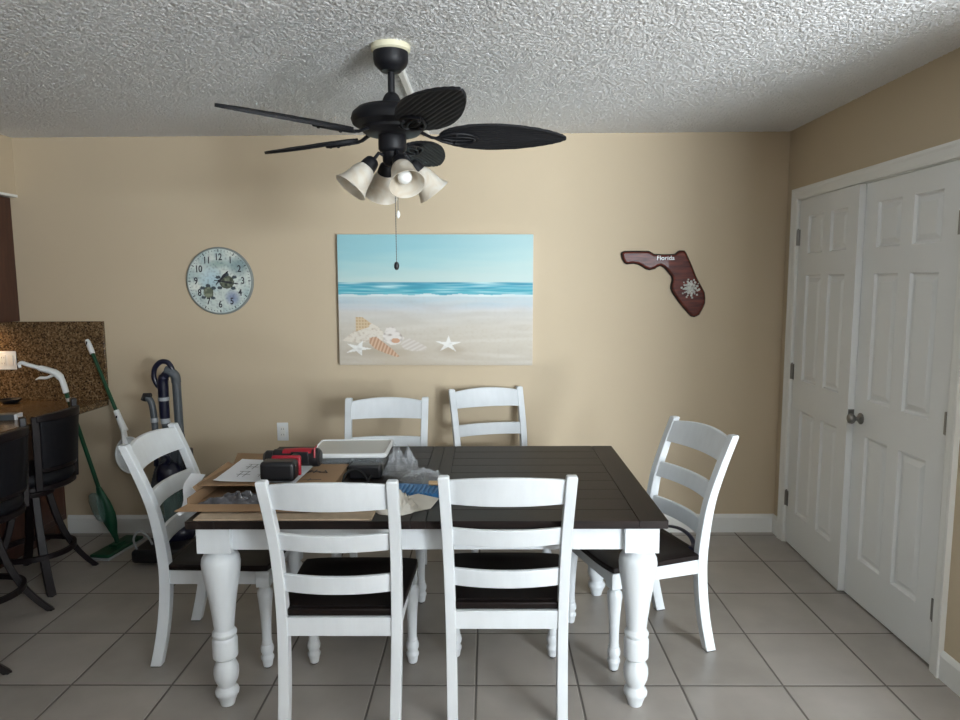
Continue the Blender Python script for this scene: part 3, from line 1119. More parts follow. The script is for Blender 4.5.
# ------------------------------------------------------------------ peninsula-shaped wooden plaque
raw = [(150, 175), (158, 160), (175, 154), (345, 154), (362, 163), (385, 177), (455, 180), (530, 178), (545, 164), (562, 153), (598, 154), (612, 170), (622, 192), (655, 262), (690, 345), (722, 400), (750, 450), (756, 490), (755, 530), (738, 572), (715, 612), (680, 627), (655, 620),
       (636, 600), (600, 560), (575, 530), (558, 508), (520, 455), (506, 420), (508, 395), (516, 362), (512, 340), (480, 300), (455, 275), (430, 262), (410, 270), (390, 285), (352, 292), (325, 284), (300, 266), (270, 252), (240, 246), (192, 250), (175, 240), (158, 213)]
def plq(px_, py_):
    X_ = 600 + px_ / 7.2
    Y_ = 230 + py_ / 7.2
    return ((X_ - 662) * .00622, (284 - Y_) * .00622)


out = [plq(*p) for p in raw]
cen = Vector((0, 0))
plaque = thing('wooden_plaque', (1.078, YB, 1.585), 0, 'reddish brown lacquered wooden plaque shaped like a peninsula, right of the beach canvas', 'wall plaque')


def inset(P_, d_):
    n = len(P_)
    res = []
    for i in range(n):
        a, b_, c = Vector(P_[i - 1]), Vector(P_[i]), Vector(P_[(i + 1) % n])
        e1, e2 = (b_ - a).normalized(), (c - b_).normalized()
        n1_ = Vector((e1.y, -e1.x))
        n2_ = Vector((e2.y, -e2.x))
        nn = (n1_ + n2_)
        nn = nn.normalized() / max(.55, nn.normalized().dot(n1_))
        res.append(tuple(b_ + nn * d_))
    return res


w = MB()
i1, i2 = inset(out, .007), inset(out, .016)
w.loft([[(x, 0, z_) for x, z_ in out], [(x, -.014, z_) for x, z_ in out], [(x, -.021, z_) for x, z_ in i1]], mi=1, cap=False)
w.loft([[(x, -.021, z_) for x, z_ in i1], [(x, -.024, z_) for x, z_ in i2]], mi=0, cap=False)
w.add([(x, -.024, z_) for x, z_ in i2], [tuple(range(len(i2)))])
w.build('board', [M['plaque'], M['plaque_edge']], plaque)
vs, fs = text_mesh('Florida', .040)
cx, cz = plq(463, 207)
MB().add([(v_.x * .98 + cx, -.0252 - v_.z, v_.y * .95 + cz) for v_ in vs], fs).build('lettering', M['white_plastic'], plaque, smooth=False)
w = MB()
cx, cz = plq(643, 422)
rnd = random.Random(3)
for rr_, nn, sz in ((0, 1, .010), (.016, 6, .0080), (.031, 10, .0075), (.045, 11, .0055), (.058, 10, .0050)):
    for k in range(nn):
        a = 2 * pi * k / nn + rr_ * 20
        w.ball((cx + rr_ * cos(a) * .95 + rnd.uniform(-.002, .002), -.026, cz + rr_ * sin(a) + rnd.uniform(-.002, .002)), sz * rnd.uniform(.9, 1.45), n=7, sc=(1, .6, 1))
w.build('shell_cluster', M['shell'], plaque)


# ------------------------------------------------------------------ wall plates
def outlet(loc, wd, ht, gangs, label):
    o = thing('wall_outlet', loc, 0, label, 'outlet')
    MB().box(-wd / 2, wd / 2, -.006, 0, -ht / 2, ht / 2).build('cover_plate', M['white_plastic'], o, bevel=.003)
    for g in range(gangs):
        gx = (g - (gangs - 1) / 2) * .046
        MB().box(gx - .017, gx + .017, -.009, -.005, -.034, .034).build('socket' if g == 0 else 'rocker_switch', M['trim'], o, bevel=.002)
        w = MB()
        if g == 0:
            for zz in (-.018, .018):
                w.box(gx - .008, gx - .006, -.0094, -.0088, zz - .005, zz + .005).box(gx + .006, gx + .008, -.0094, -.0088, zz - .005, zz + .005)
            w.build('slots', M['ink'], o, smooth=False)
    return o


outlet((-1.304, YB, .664), .072, .117, 1, 'white outlet low on the back wall above the table clutter')
outlet((-3.016, YB - .022, 1.130), .116, .116, 2, 'white double outlet plate on the granite backsplash')

# ------------------------------------------------------------------ kitchen corner
tag(MB().box(-5.15, -2.40, YB - .021, YB - .0005, .876, 1.372).build('backsplash', M['granite'], bevel=.002), 'speckled brown granite backsplash slab on the back wall under the cabinet', 'backsplash')
# countertop with a rounded front corner
poly = [(-5.1, YB - .001), (-5.1, 3.62), (-3.42, 3.62), (-3.42, 1.50), (-2.52, 1.50), (-2.45, 1.53), (-2.415, 1.60), (-2.410, 3.6), (-2.405, YB - .001)]
tag(MB().prism(poly, .838, .875, 'z').build('countertop', M['granite'], bevel=.004), 'brown granite countertop running along the back wall and out into the bar', 'countertop')
base = thing('peninsula_cabinet', (-3.05, 2.9, 0), 0, 'dark brown base cabinet under the granite bar, behind the stools', 'cabinet')
MB().box(-.33, .33, -1.25, 1.34, .10, .836).build('body', M['cab'], base, bevel=.003)
MB().box(-.30, .28, -1.22, 1.34, 0, .10).build('plinth', M['cab'], base)
for k in range(4):
    MB().box(.331, .345, -1.22 + k * .64, -.62 + k * .64, .14, .80).build('side_panel', M['cab'], base, bevel=.004)
upc = thing('upper_cabinet', (-3.42, 4.09, 1.376), 0, 'dark brown wall cabinet hanging above the granite backsplash', 'cabinet')
MB().box(-.49, .49, -.145, .164, 0, .756).build('body', M['cab'], upc, bevel=.002)
for k in range(2):
    dd = MB().box(-.487 + k * .489, -.004 + k * .489, -.166, -.147, .003, .753).box(-.43 + k * .489, -.06 + k * .489, -.170, -.165, .06, .69)
    dd = dd.build('door', M['cab'], upc, bevel=.004)
    MB().tube([(-.03 + k * .055, -.167, .06), (-.03 + k * .055, -.190, .07), (-.03 + k * .055, -.190, .15), (-.03 + k * .055, -.167, .16)], .005).build('handle', M['chrome'], dd)
# under-cabinet lamp
ucl = thing('under_cabinet_lamp', (-3.30, 4.10, 1.3755), 0, 'slim warm lamp under the brown wall cabinet, shining on the backsplash', 'lamp')
MB().box(-.20, .20, -.03, .03, -.016, 0).build('lamp_body', M['white_plastic'], ucl, bevel=.003)
ul = area('under_cabinet_light', (-3.30, 4.10, 1.355), (-3.30, 4.10, 0), .36, .04, 3.0, (1.0, .66, .36))


# ------------------------------------------------------------------ bar stools
def make_stool():
    root = thing('bar_stool', (0, 0, 0))
    for k in range(4):
        a = pi / 4 + k * pi / 2
        d_ = Vector((cos(a), sin(a), 0))
        t_ = Vector((-sin(a), cos(a), 0))
        rg = []
        for i in range(13):
            t = i / 12
            r_ = .075 + .09 * t + .115 * t ** 3.0
            z_ = .488 * (1 - t) + .004
            wd, dp = .018 + .003 * t, .017
            c = d_ * r_ + Vector((0, 0, z_))
            rg.append([c + t_ * wd - d_ * dp, c + t_ * wd + d_ * dp, c - t_ * wd + d_ * dp, c - t_ * wd - d_ * dp])
        l = MB().loft(rg).build('leg', M['stool_wood'], root, bevel=.004)
        c = d_ * .28
        MB().box(c.x - .012, c.x + .012, c.y - .012, c.y + .012, 0, .006).build('foot_pad', M['rubber'], l)
    pts = arc((0, 0), .178, 0, 2 * pi, 40, .175)
    rg = [[(cos(a) * (.170 + dx), sin(a) * (.170 + dx), .165 + dz) for dx, dz in ((0, 0), (.022, 0), (.022, .026), (0, .026))] for a in [2 * pi * i / 40 for i in range(41)]]
    MB().loft(rg, cap=False).build('foot_ring', M['stool_wood'], root, bevel=.002)
    MB().lathe([(.0, .484), (.105, .484), (.108, .490), (.108, .510), (.100, .514), (.0, .514)], n=36).build('swivel_base', M['stool_wood'], root)
    MB().lathe([(.0, .512), (.085, .512), (.085, .534), (.0, .534)], n=28).build('swivel_plate', M['black_metal'], root)
    MB().lathe([(.0, .534), (.200, .534), (.212, .542), (.212, .562), (.205, .566), (0, .566)], n=44).build('seat_frame', M['stool_wood'], root)
    MB().lathe([(.0, .566), (.196, .566), (.206, .580), (.206, .604), (.192, .624), (.15, .634), (0, .638)], n=44).build('seat', M['leather'], root)
    # barrel back on the +x side
    A = R(62)
    n = 28
    def shell(r0, r1, z0, z1, A_=A, flare=.02, crown=.0):
        rg = []
        for i in range(n + 1):
            a = -A_ + 2 * A_ * i / n
            zt = z1 + crown * cos(a * pi / (2 * A_))
            rg.append([(cos(a) * r0, sin(a) * r0, z0), (cos(a) * r1, sin(a) * r1, z0), (cos(a) * (r1 + flare), sin(a) * (r1 + flare), zt), (cos(a) * (r0 + flare), sin(a) * (r0 + flare), zt)])
        return MB().loft(rg)
    shell(.196, .226, .655, .915, R(42)).build('backrest', M['leather'], root, bevel=.008, seg=3)
    w = shell(.2145, .248, .905, .936, R(45), .002, .012)
    w.build('top_rail', M['stool_wood'], root, bevel=.004)
    w = shell(.205, .222, .640, .668, R(45), .002)
    w.build('lower_rail', M['stool_wood'], root, bevel=.004)
    ca = R(43)
    MB().box(-.014, .014, -.024, .024, .930, .978, 0, Matrix.Translation((.226 * cos(ca), .226 * sin(ca), 0)) @ Matrix.Rotation(ca, 4, 'Z')).build('corner_cap', M['black'], root, bevel=.004)
    for s in (-1, 1):
        a = s * R(46)
        rg = []
        for i in range(9):
            t = i / 8
            z_ = .545 + t * .390
            r_ = .215 + .018 * t
            c = Vector((cos(a) * r_, sin(a) * r_, z_))
            d_ = Vector((cos(a), sin(a), 0)) * .012
            t_ = Vector((-sin(a), cos(a), 0)) * .017
            rg.append([c - d_ - t_, c + d_ - t_, c + d_ + t_, c - d_ + t_])
        MB().loft(rg).build('back_post', M['stool_wood'], root, bevel=.003)
    return root


stool = make_stool()
SG = 'dark swivel bar stools along the granite bar'
for i, (x, y, a, lab) in enumerate([
        (-2.455, 3.545, 0, 'dark wooden swivel bar stool nearest the back wall, beside the green mop'),
        (-2.375, 3.010, -3, 'dark swivel bar stool, middle of the row, its back cut by the left frame edge'),
        (-2.185, 2.440, 3, 'dark bar stool nearest the viewer, only one brown foot showing at the lower left edge')]):
    c = stool if i == 0 else dup(stool)
    c.location = (x, y, 0)
    c.rotation_euler.z = R(a)
    tag(c, lab, 'bar stool', SG)

# ------------------------------------------------------------------ green spray mop leaning on the counter
mop = thing('spray_mop', (-2.25, 3.97, 0), 0, 'green spray mop with white trigger handle leaning on the granite counter', 'mop')
o3 = Vector((-2.25, 3.97, 0))
def L3(*pts):
    return [Vector(p) - o3 for p in pts]


p0, p1 = Vector((-2.262, 3.965, .10)), Vector((-2.395, 3.800, 1.020))
MB().tube([p0 - o3 + (p1 - p0) * .30, p1 - o3], .0115, n=14).build('pole', M['green'], mop)
for t in (.86, .925):
    q = p0 + (p1 - p0) * t
    MB().tube([q - o3 - (p1 - p0).normalized() * .010, q - o3 + (p1 - p0).normalized() * .010], .0135, n=14).build('pole_collar', M['white_plastic'], mop)
hd = MB()
hp = spline(L3(p1 - (p1 - p0) * .03, (-2.407, 3.796, 1.072), (-2.442, 3.79, 1.110), (-2.512, 3.78, 1.135), (-2.572, 3.77, 1.155), (-2.607, 3.77, 1.167), (-2.622, 3.77, 1.155), (-2.617, 3.77, 1.14)), 5)
hd.tube(hp, [.019] * 6 + [.024] * 5 + [.021] * 5 + [.014] * (len(hp) - 22) + [.010] * 6, n=12, flat=.75)
hd = hd.build('handle', M['white_plastic'], mop)
tp = spline(L3((-2.447, 3.79, 1.095), (-2.482, 3.785, 1.08), (-2.517, 3.78, 1.08), (-2.542, 3.78, 1.07)), 4)
MB().tube(tp, [.012] * (len(tp) - 4) + [.008, .007, .006, .004], n=10, flat=.7).build('trigger', M['white_plastic'], hd)
# body that widens to the head, with bottle
bd = MB()
rg = []
for t, wd, dp in ((0, .014, .014), (.10, .022, .018), (.3, .040, .024), (.55, .048, .028), (.75, .040, .026), (.92, .024, .022), (1, .018, .018)):
    c = p0 + (p1 - p0) * (.335 * (1 - t)) - o3
    rg.append([c + Vector((cos(a) * wd, sin(a) * dp, 0)) for a in [2 * pi * k / 16 for k in range(16)]])
bd.loft(rg)
bd.tube(L3(p0, (-2.256, 3.970, .075), (-2.250, 3.972, .040)), [.018, .014, .014], n=10)
bd.build('spray_body', M['green_dark'], mop)
bt = MB()
rg = []
for t, wd in ((0, .010), (.08, .028), (.3, .038), (.7, .040), (.92, .030), (1, .010)):
    c = p0 + (p1 - p0) * (.10 + .20 * t) - o3 + Vector((-.030, -.022, 0))
    rg.append([c + Vector((cos(a) * wd, sin(a) * wd * .8, 0)) for a in [2 * pi * k / 16 for k in range(16)]])
bt.loft(rg)
bt.build('bottle', M['lens'], mop)
w = MB()
mxh = Matrix.Rotation(R(-8), 4, 'Z')
w.box(-.062, .062, -.165, .165, .012, .030, 0, mxh)
w.box(-.030, .030, -.045, .045, .028, .046, 0, mxh)
w.build('mop_head', M['green_dark'], mop, bevel=.010, seg=3)
MB().box(-.066, .066, -.172, .172, .0, .013, 0, mxh).build('mop_pad', M['lightgrey'], mop, bevel=.004)

# long-handled scrubber with green pole
scr = thing('scrubber_brush', (-2.20, 4.1, .40), 0, 'long green-handled scrubber with white cap and round white head, leaning on the backsplash end', 'brush')
o3 = Vector((-2.20, 4.1, .40))
a_, b_ = Vector((-2.468, 4.205, 1.20)), Vector((-2.284, 4.13, .80))
MB().tube([a_ - o3, b_ - o3], .0110, n=12).build('pole', M['green'], scr)
u_ = (a_ - b_).normalized()
MB().tube([a_ - o3 - u_ * .03, a_ - o3 + u_ * .01, a_ - o3 + u_ * .055, a_ - o3 + u_ * .066], [.0155, .0165, .015, .010], n=12).build('end_cap', M['white_plastic'], scr)
tip = a_ - o3 + u_ * .045
MB().box(tip.x - .004, tip.x + .004, tip.y - .0185, tip.y - .0140, tip.z - .010, tip.z + .010).build('hang_hole', M['black'], scr)
hk = MB()
hk.tube([b_ - o3 + u_ * .03, b_ - o3 - u_ * .03, b_ - o3 - u_ * .11], [.018, .019, .024], n=12, flat=.8)
hk.tube([b_ - o3 - u_ * .09, Vector((-2.225, 4.085, .63)) - o3, Vector((-2.205, 4.075, .585)) - o3], [.024, .034, .020], n=12, flat=.5)
hk.build('socket', M['white_plastic'], scr)
MB().box(b_.x - o3.x - .004, b_.x - o3.x + .006, b_.y - o3.y - .021, b_.y - o3.y - .016, b_.z - o3.z - .018, b_.z - o3.z - .002).build('lock_button', M['black'], scr)
nrm = Vector((-.35, -1, .10)).normalized()
qm = Matrix.Translation(Vector((-2.192, 4.085, .560)) - o3) @ nrm.to_track_quat('Z', 'Y').to_matrix().to_4x4()
w = MB().lathe([(.0, .0), (.100, .0), (.112, .006), (.114, .016), (.108, .022), (.100, .018), (.09, .014), (0, .014)], mx=qm, n=48)
w.build('scrub_head', M['white_plastic'], scr)

# ------------------------------------------------------------------ upright vacuum cleaner
V = Vector((-1.87, 3.90, 0))
vac = thing('vacuum_cleaner', V, 0, 'grey and navy upright vacuum with looped hose handle behind the left chair', 'vacuum cleaner')
w = MB()
w.box(-.165, .165, -.190, .03, .018, .095)
w.build('floor_head', M['black'], vac, bevel=.020, seg=3)
for s in (-1, 1):
    MB().lathe([(0, -.02), (.045, -.02), (.050, -.012), (.050, .012), (.045, .02), (0, .02)], mx=Matrix.Translation((s * .125, .075, .05)) @ Matrix.Rotation(pi / 2, 4, 'Y'), n=28).build('wheel', M['rubber'], vac)
MB().tube(spline([(-.14, -.16, .09), (-.15, -.17, .16), (-.12, -.16, .20), (-.09, -.13, .16), (-.08, -.10, .10)], 5), .006).build('bail_wire', M['lightgrey'], vac)
w = MB()
w.ball((0, .03, .13), .095, n=20, sc=(1.2, .9, 1))
w.build('motor_ball', M['navy'], vac)
w = MB().lathe([(.0, .17), (.060, .17), (.068, .20), (.070, .42), (.064, .46), (.045, .475), (0, .475)], mx=Matrix.Translation((.0, -.02, 0)), n=32)
cyl = w.build('dust_bin', M['lens'], vac)
w = MB().lathe([(.0, .19), (.030, .19), (.036, .30), (.040, .44), (0, .45)], mx=Matrix.Translation((.0, -.02, 0)), n=24)
w.build('cyclone', M['grey'], cyl)
MB().lathe([(.0, .455), (.066, .455), (.070, .47), (.068, .52), (.05, .555), (.02, .57), (0, .57)], mx=Matrix.Translation((.0, -.02, 0)), n=32).build('bin_lid', M['navy'], vac)
MB().tube(spline([(.0, -.045, .56), (.03, -.07, .60), (.0, -.08, .64), (-.04, -.06, .62), (-.07, -.02, .55)], 5), .014).build('carry_handle', M['navy'], vac)
MB().box(-.05, .07, .03, .075, .12, .72).build('spine', M['grey'], vac, bevel=.012, seg=3)
MB().box(.075, .125, -.01, .05, .16, .64).build('side_column', M['black'], vac, bevel=.012, seg=3)
# wand and hose
MB().tube([(.055, .035, .55), (.050, .035, 1.045)], .0245, n=20).build('wand', M['grey'], vac)
MB().tube(spline([(.050, .035, 1.03), (.050, .03, 1.062), (.040, .025, 1.082), (.015, .02, 1.098), (.0, .02, 1.102)], 4), .0265, n=18).build('elbow', M['grey'], vac)
hp = spline([(-.012, .02, .99), (-.050, .02, 1.010), (-.072, .02, 1.060), (-.064, .02, 1.115), (-.030, .02, 1.150), (.008, .02, 1.150), (.032, .02, 1.122), (.038, .02, 1.09)], 6)
MB().tube(hp, .0150, n=14).build('hose_loop', M['navy'], vac)
hp = spline([(.032, .02, 1.098), (.0, .02, 1.080), (-.020, .02, 1.045), (-.022, .02, .99), (-.022, .02, .93)], 5)
MB().tube(hp, [.024] * 8 + [.030] * (len(hp) - 8), n=18).build('grip', M['navy'], vac)
MB().tube([(-.022, .02, .945), (-.022, .02, .925)], .0315, n=18).build('hose_collar', M['lightgrey'], vac)
MB().tube([(-.022, .02, .926), (-.022, .02, .82)], .0285, n=18).build('hose_cuff', M['navy'], vac)
w = MB()
zz = .82
pr = []
w.tube([(-.022, .02, .82), (-.018, .02, .79)], .026, n=16)
w.build('hose_connector', M['lightgrey'], vac)
w = MB()
hp = spline([(-.018, .02, .79), (-.012, .02, .70), (-.03, .02, .60), (-.08, .02, .50), (-.11, .02, .36), (-.10, .03, .22), (-.06, .04, .14)], 14)
w.tube(hp, [.0225 + (.003 if i % 2 else 0) for i in range(len(hp))], n=14)
w.build('hose', M['grey'], vac)
# crevice tool clipped on the left
w = MB().tube(spline([(-.072, .0, .60), (-.074, .0, .78), (-.080, .0, .88), (-.090, .0, .925), (-.112, .0, .948)], 6), .0185, n=16)
w.build('crevice_tool', M['grey'], vac)
MB().tube([(-.130, 0, .930), (-.118, 0, .955), (-.085, 0, .962)], [.018, .021, .012], n=12).build('tool_brush', M['black'], vac)
MB().tube([(-.0745, .0, .80), (-.075, .0, .825)], .0215, n=16).build('tool_collar', M['lightgrey'], vac)

# ------------------------------------------------------------------ things on the table
Z = TZ + .0005


def crumple(name, material, x0, x1, y0, y1, h, seed, label, cat, freq=9, n=34, base=Z, sheet=False, parent=None, peak=1.0, fold=.5):
    """a crumpled film or cloth lying on a surface: domed, folded sheet closed by its underside"""
    vs, fs = [], []
    cx_, cy_ = (x0 + x1) / 2, (y0 + y1) / 2
    for j in range(n + 1):
        for i in range(n + 1):
            u, v_ = i / n * 2 - 1, j / n * 2 - 1
            # square -> roundish outline
            du, dv = u * math.sqrt(1 - v_ * v_ / 2), v_ * math.sqrt(1 - u * u / 2)
            ang = math.atan2(dv, du)
            wob = 1 + .16 * noise.noise(Vector((cos(ang) * 2 + seed, sin(ang) * 2, seed * 2.1)))
            x = cx_ + du * wob * (x1 - x0) / 2
            y = cy_ + dv * wob * (y1 - y0) / 2
            rr_ = min(1, math.hypot(du, dv))
            dome = (1 - rr_ ** 2.2)
            q = Vector((u * freq / 4 + seed, v_ * freq / 4, seed))
            fl_ = abs(noise.noise(q)) + .5 * abs(noise.noise(q * 2.3)) + .25 * abs(noise.noise(q * 4.7))
            z_ = base + .003 + h * dome * ((1 - fold) + fold * peak * fl_ * 2.0) if rr_ < .999 else base + .002
            vs.append((x, y, z_))
    n1 = n + 1
    for j in range(n):
        for i in range(n):
            fs.append((j * n1 + i, j * n1 + i + 1, (j + 1) * n1 + i + 1, (j + 1) * n1 + i))
    N = len(vs)
    if not sheet:
        vs += [(x, y, base) for x, y, _ in vs]
        fb = [tuple(k + N for k in f)[::-1] for f in fs]
        ring = [i for i in range(n1)] + [j * n1 + n for j in range(1, n + 1)] + [n * n1 + i for i in range(n - 1, -1, -1)] + [j * n1 for j in range(n - 1, 0, -1)]
        fs = fs + fb + [(ring[k], ring[(k + 1) % len(ring)], ring[(k + 1) % len(ring)] + N, ring[k] + N) for k in range(len(ring))]
    w = MB()
    w.add(vs, fs)
    o = w.build(name, material, parent)
    if label:
        tag(o, label, cat)
    return o


# flat carton at the front edge
tag(MB().box(-1.055, -.415, 2.350, 2.440, Z, Z + .006, 0).build('flat_carton', [M['cardboard_edge'], M['cardboard']], bevel=.001), 'flat pale cardboard strip lying along the front left edge of the table', 'cardboard')

# open cardboard carton
ct = thing('cardboard_carton', (-.87, 2.72, Z), 0, 'open shallow brown cardboard carton on the left end of the table, papers on its lid', 'carton')
w = MB()
x0, x1, y0, y1, hh, t = -.25, .25, -.265, .20, .050, .004
w.box(x0, x1, y0, y1, 0, t).box(x0, x1, y0, y0 + t, 0, .024).box(x0, x1, y1 - t, y1, 0, hh).box(x0, x0 + t, y0, y1, 0, hh).box(x1 - t, x1, y0, y1, 0, hh)
w.build('tray', M['cardboard'], ct, smooth=False)
def flap(pts, nm='flap', mt='cardboard'):
    """thin slab through four corners"""
    P_ = [Vector(p) for p in pts]
    nn = (P_[1] - P_[0]).cross(P_[3] - P_[0]).normalized() * .0035
    w = MB()
    w.add(P_ + [p + nn for p in P_], [(0, 3, 2, 1), (4, 5, 6, 7), (0, 1, 5, 4), (1, 2, 6, 5), (2, 3, 7, 6), (3, 0, 4, 7)])
    if nm == 'lid':
        for a, bb, c, dd_ in ((.10, .055, .17, .06), (.12, .045, .13, .085), (.145, .045, .15, .085), (.165, .05, .19, .055), (.185, .08, .20, .045), (.12, -.06, .20, -.055), (.15, -.075, .155, -.045)):
            w.tube([(a, bb, .0590), (c, dd_, .0590)], .003, 1, n=5, flat=.3)
    return w.build(nm, [M[mt], M['ink']], ct, smooth=False)


flap([(x0 - .03, y0 - .042, .012), (x1, y0 - .042, .012), (x1, y0, .024), (x0, y0, .024)])
flap([(x0 - .018, y0 + .09, .064), (x0, y0 + .08, hh), (x0, y1, hh), (x0 - .020, y1 - .01, .066)])
flap([(x0, y1, hh), (x1 - .22, y1, hh), (x1 - .22, y1 + .13, .058), (x0 - .03, y1 + .14, .066)])
lid = flap([(x0 - .01, y0 + .115, .062), (x1 + .015, y0 + .130, .056), (x1 + .01, y1, hh), (x0, y1, hh)], 'lid')
crumple('packing_film', M['film'], -1.11, -.63, 2.465, 2.575, .045, 3, None, None, base=Z + .006, n=60, freq=13, fold=.75)
o = bpy.data.objects['packing_film']
tag(o, 'crumpled dark packing film inside the open end of the brown cardboard carton', 'packing film')

# papers
def sheet(name, pts, z_, label, lines):
    P_ = [Vector((x, y, z_)) for x, y in pts]
    w = MB()
    n = 10
    grid = []
    for j in range(n + 1):
        for i in range(n + 1):
            a = P_[0].lerp(P_[1], i / n)
            b2 = P_[3].lerp(P_[2], i / n)
            p = a.lerp(b2, j / n)
            p.z += .002 * abs(noise.noise(Vector((i * .4, j * .4, z_ * 50)))) + (.004 if (i == 0 and j == 0) else 0)
            grid.append(p)
    n1 = n + 1
    fs = [(j * n1 + i, j * n1 + i + 1, (j + 1) * n1 + i + 1, (j + 1) * n1 + i) for j in range(n) for i in range(n)]
    N = len(grid)
    low = [p - Vector((0, 0, .0008)) for p in grid]
    w.add(grid + low, fs + [tuple(k + N for k in f)[::-1] for f in fs])
    def at(u, v_):
        return P_[0].lerp(P_[1], u).lerp(P_[3].lerp(P_[2], u), v_) + Vector((0, 0, .0026))
    for seg in lines:
        w.tube([at(*q) for q in seg], .0013, 1, n=4, flat=.4)
    o = w.build(name, [M['paper'], M['ink']])
    return tag(o, label, 'paper')


rnd = random.Random(5)
ln = []
for (u0, v0) in ((.22, .28), (.22, .62), (.52, .30), (.50, .74), (.62, .80)):
    ln += [[(u0, v0), (u0 + .20, v0)], [(u0 + .05, v0 - .10), (u0 + .05, v0 + .12)], [(u0 + .13, v0 - .10), (u0 + .14, v0 + .14)], [(u0, v0 + .12), (u0 + .16, v0 + .13)]]
zc = Z + .0665
sheet('paper_sheet', [(-.89, 2.620), (-.755, 2.595), (-.745, 2.86), (-.86, 2.88)], zc - .001, 'white paper sheet under the drill, its right part showing beside the battery', [[(.3 + .1 * k, .2), (.33 + .1 * k, .5)] for k in range(4)])
sheet('paper_sheet', [(-1.085, 2.61), (-.80, 2.59), (-.80, 2.90), (-1.090, 2.95)], zc + .003, 'white paper sheet with handwritten notes on the carton lid, left of the drill', ln)
# white packing sheet sticking out left of the carton
w = MB()
rg = []
for t in range(11):
    q = t / 10
    y = 2.40 + q * .38
    z_ = Z + .001 + .045 * q
    xa, xb = -1.070 - .110 * q - .012 * sin(q * 9), -1.135 - .115 * q + .010 * sin(q * 7)
    if t < 2:
        z_ = Z + .001
    rg.append([(max(xa, -9), y, z_), (xb, y, z_ + .006), (xb, y, z_ + .008), (xa, y, z_ + .002)])
w.loft([[(min(p[0], -1.124 if p[1] > 2.37 else 0), p[1], p[2]) for p in r_] for r_ in rg])
tag(w.build('packing_sheet', M['paper']), 'loose white packing sheet sticking out at the left of the cardboard carton', 'packing sheet')

# cordless drill lying on the papers
dz = zc + .007
drill = thing('cordless_drill', (-.815, 2.695, dz), R(0), 'black and red cordless drill lying on the papers, battery towards the viewer', 'drill')
MB().box(-.075, .062, -.115, -.040, .0, .078).build('battery', M['black'], drill, bevel=.016, seg=4)
w = MB().box(-.050, .068, -.042, -.026, .004, .086)
w.build('battery_mount', M['red'], drill, bevel=.012, seg=3)
w = MB()
w.tube([(.0, -.02, .040), (.012, .04, .045), (.02, .10, .045)], [.026, .021, .025], n=16)
w.build('grip', M['black'], drill)
w = MB().tube([(-.055, .115, .040), (.02, .115, .040), (.08, .113, .040)], [.033, .036, .036], n=20)
w.build('motor_body', M['black'], drill)
w = MB().tube([(-.045, .115, .047), (.02, .115, .049), (.084, .113, .049)], [.029, .031, .031], n=20)
w.build('top_shell', M['red'], drill, bevel=.001)
w = MB().tube([(.078, .113, .040), (.088, .113, .040), (.104, .113, .040), (.112, .113, .040)], [.039, .040, .038, .028], n=20)
w.build('end_cap', M['black'], drill)
w = MB().tube([(-.052, .115, .040), (-.085, .116, .040), (-.088, .116, .040), (-.118, .117, .040), (-.130, .117, .040)], [.034, .034, .029, .029, .018], n=20)
w.build('chuck', M['black'], drill)
MB().box(-.005, .068, .074, .079, .022, .072).build('side_grille', M['black'], drill, bevel=.004)
MB().tube([(.094, .072, .048), (.094, .078, .085), (.094, .11, .089)], .004, n=8).build('rear_stripe', M['red'], drill)

# storage bin
sb = thing('storage_bin', (-.628, 3.098, Z), R(1), 'clear plastic storage bin with white-rimmed lid, back left on the table', 'storage bin')
w = MB()
def rrect(hx, hy, r_, z_, n=5):
    P_ = []
    for cx_, cy_, a0 in ((hx - r_, hy - r_, 0), (-hx + r_, hy - r_, pi / 2), (-hx + r_, -hy + r_, pi), (hx - r_, -hy + r_, 1.5 * pi)):
        for k in range(n + 1):
            a = a0 + pi / 2 * k / n
            P_.append((cx_ + r_ * cos(a), cy_ + r_ * sin(a), z_))
    return P_


w.loft([rrect(.145, .115, .02, 0), rrect(.150, .120, .025, .004), rrect(.160, .132, .025, .080)], cap=False)
w.add(rrect(.145, .115, .02, 0), [tuple(range(24))])
w.build('tub', M['clear_bin'], sb)
w = MB()
w.loft([rrect(.172, .143, .022, .070), rrect(.176, .147, .025, .074), rrect(.176, .147, .025, .086), rrect(.172, .143, .022, .090), rrect(.166, .137, .020, .090), rrect(.165, .136, .020, .085)], cap=False)
lid = w.build('lid_rim', M['white_plastic'], sb)
MB().add(rrect(.166, .137, .020, .086) + rrect(.166, .137, .020, .084), [tuple(range(24)), tuple(range(24, 48))[::-1]]).build('lid_panel', clear_mat('milky_lid', (.62, .63, .60), .85, .25), lid)
w = MB()
w.box(-.12, .0, -.09, .05, .004, .035).box(.02, .12, -.08, .06, .004, .05)
o = w.build('hardware_packet', M['black'], bevel=.006, loc=(-.628, 3.098, Z))
tag(o, 'dark packets seen through the side of the clear storage bin', 'packets')
# black charger with cable in front of bin
w = MB().box(-.600, -.462, 2.860, 2.925, Z, Z + .062)
ch = tag(w.build('battery_charger', M['black'], bevel=.010, seg=3), 'black battery charger block in front of the clear storage bin', 'charger')
hp = spline([(-.500, 2.850, Z + .02), (-.52, 2.79, Z + .006), (-.58, 2.735, Z + .006), (-.600, 2.74, Z + .022), (-.598, 2.80, Z + .045), (-.57, 2.84, Z + .050), (-.53, 2.82, Z + .040), (-.49, 2.77, Z + .008), (-.44, 2.72, Z + .005), (-.40, 2.70, Z + .005)], 6)
w = MB().tube(hp, .0048, n=8)
tag(w.build('power_cord', M['rubber']), 'black cord curling on the table in front of the battery charger', 'cord')


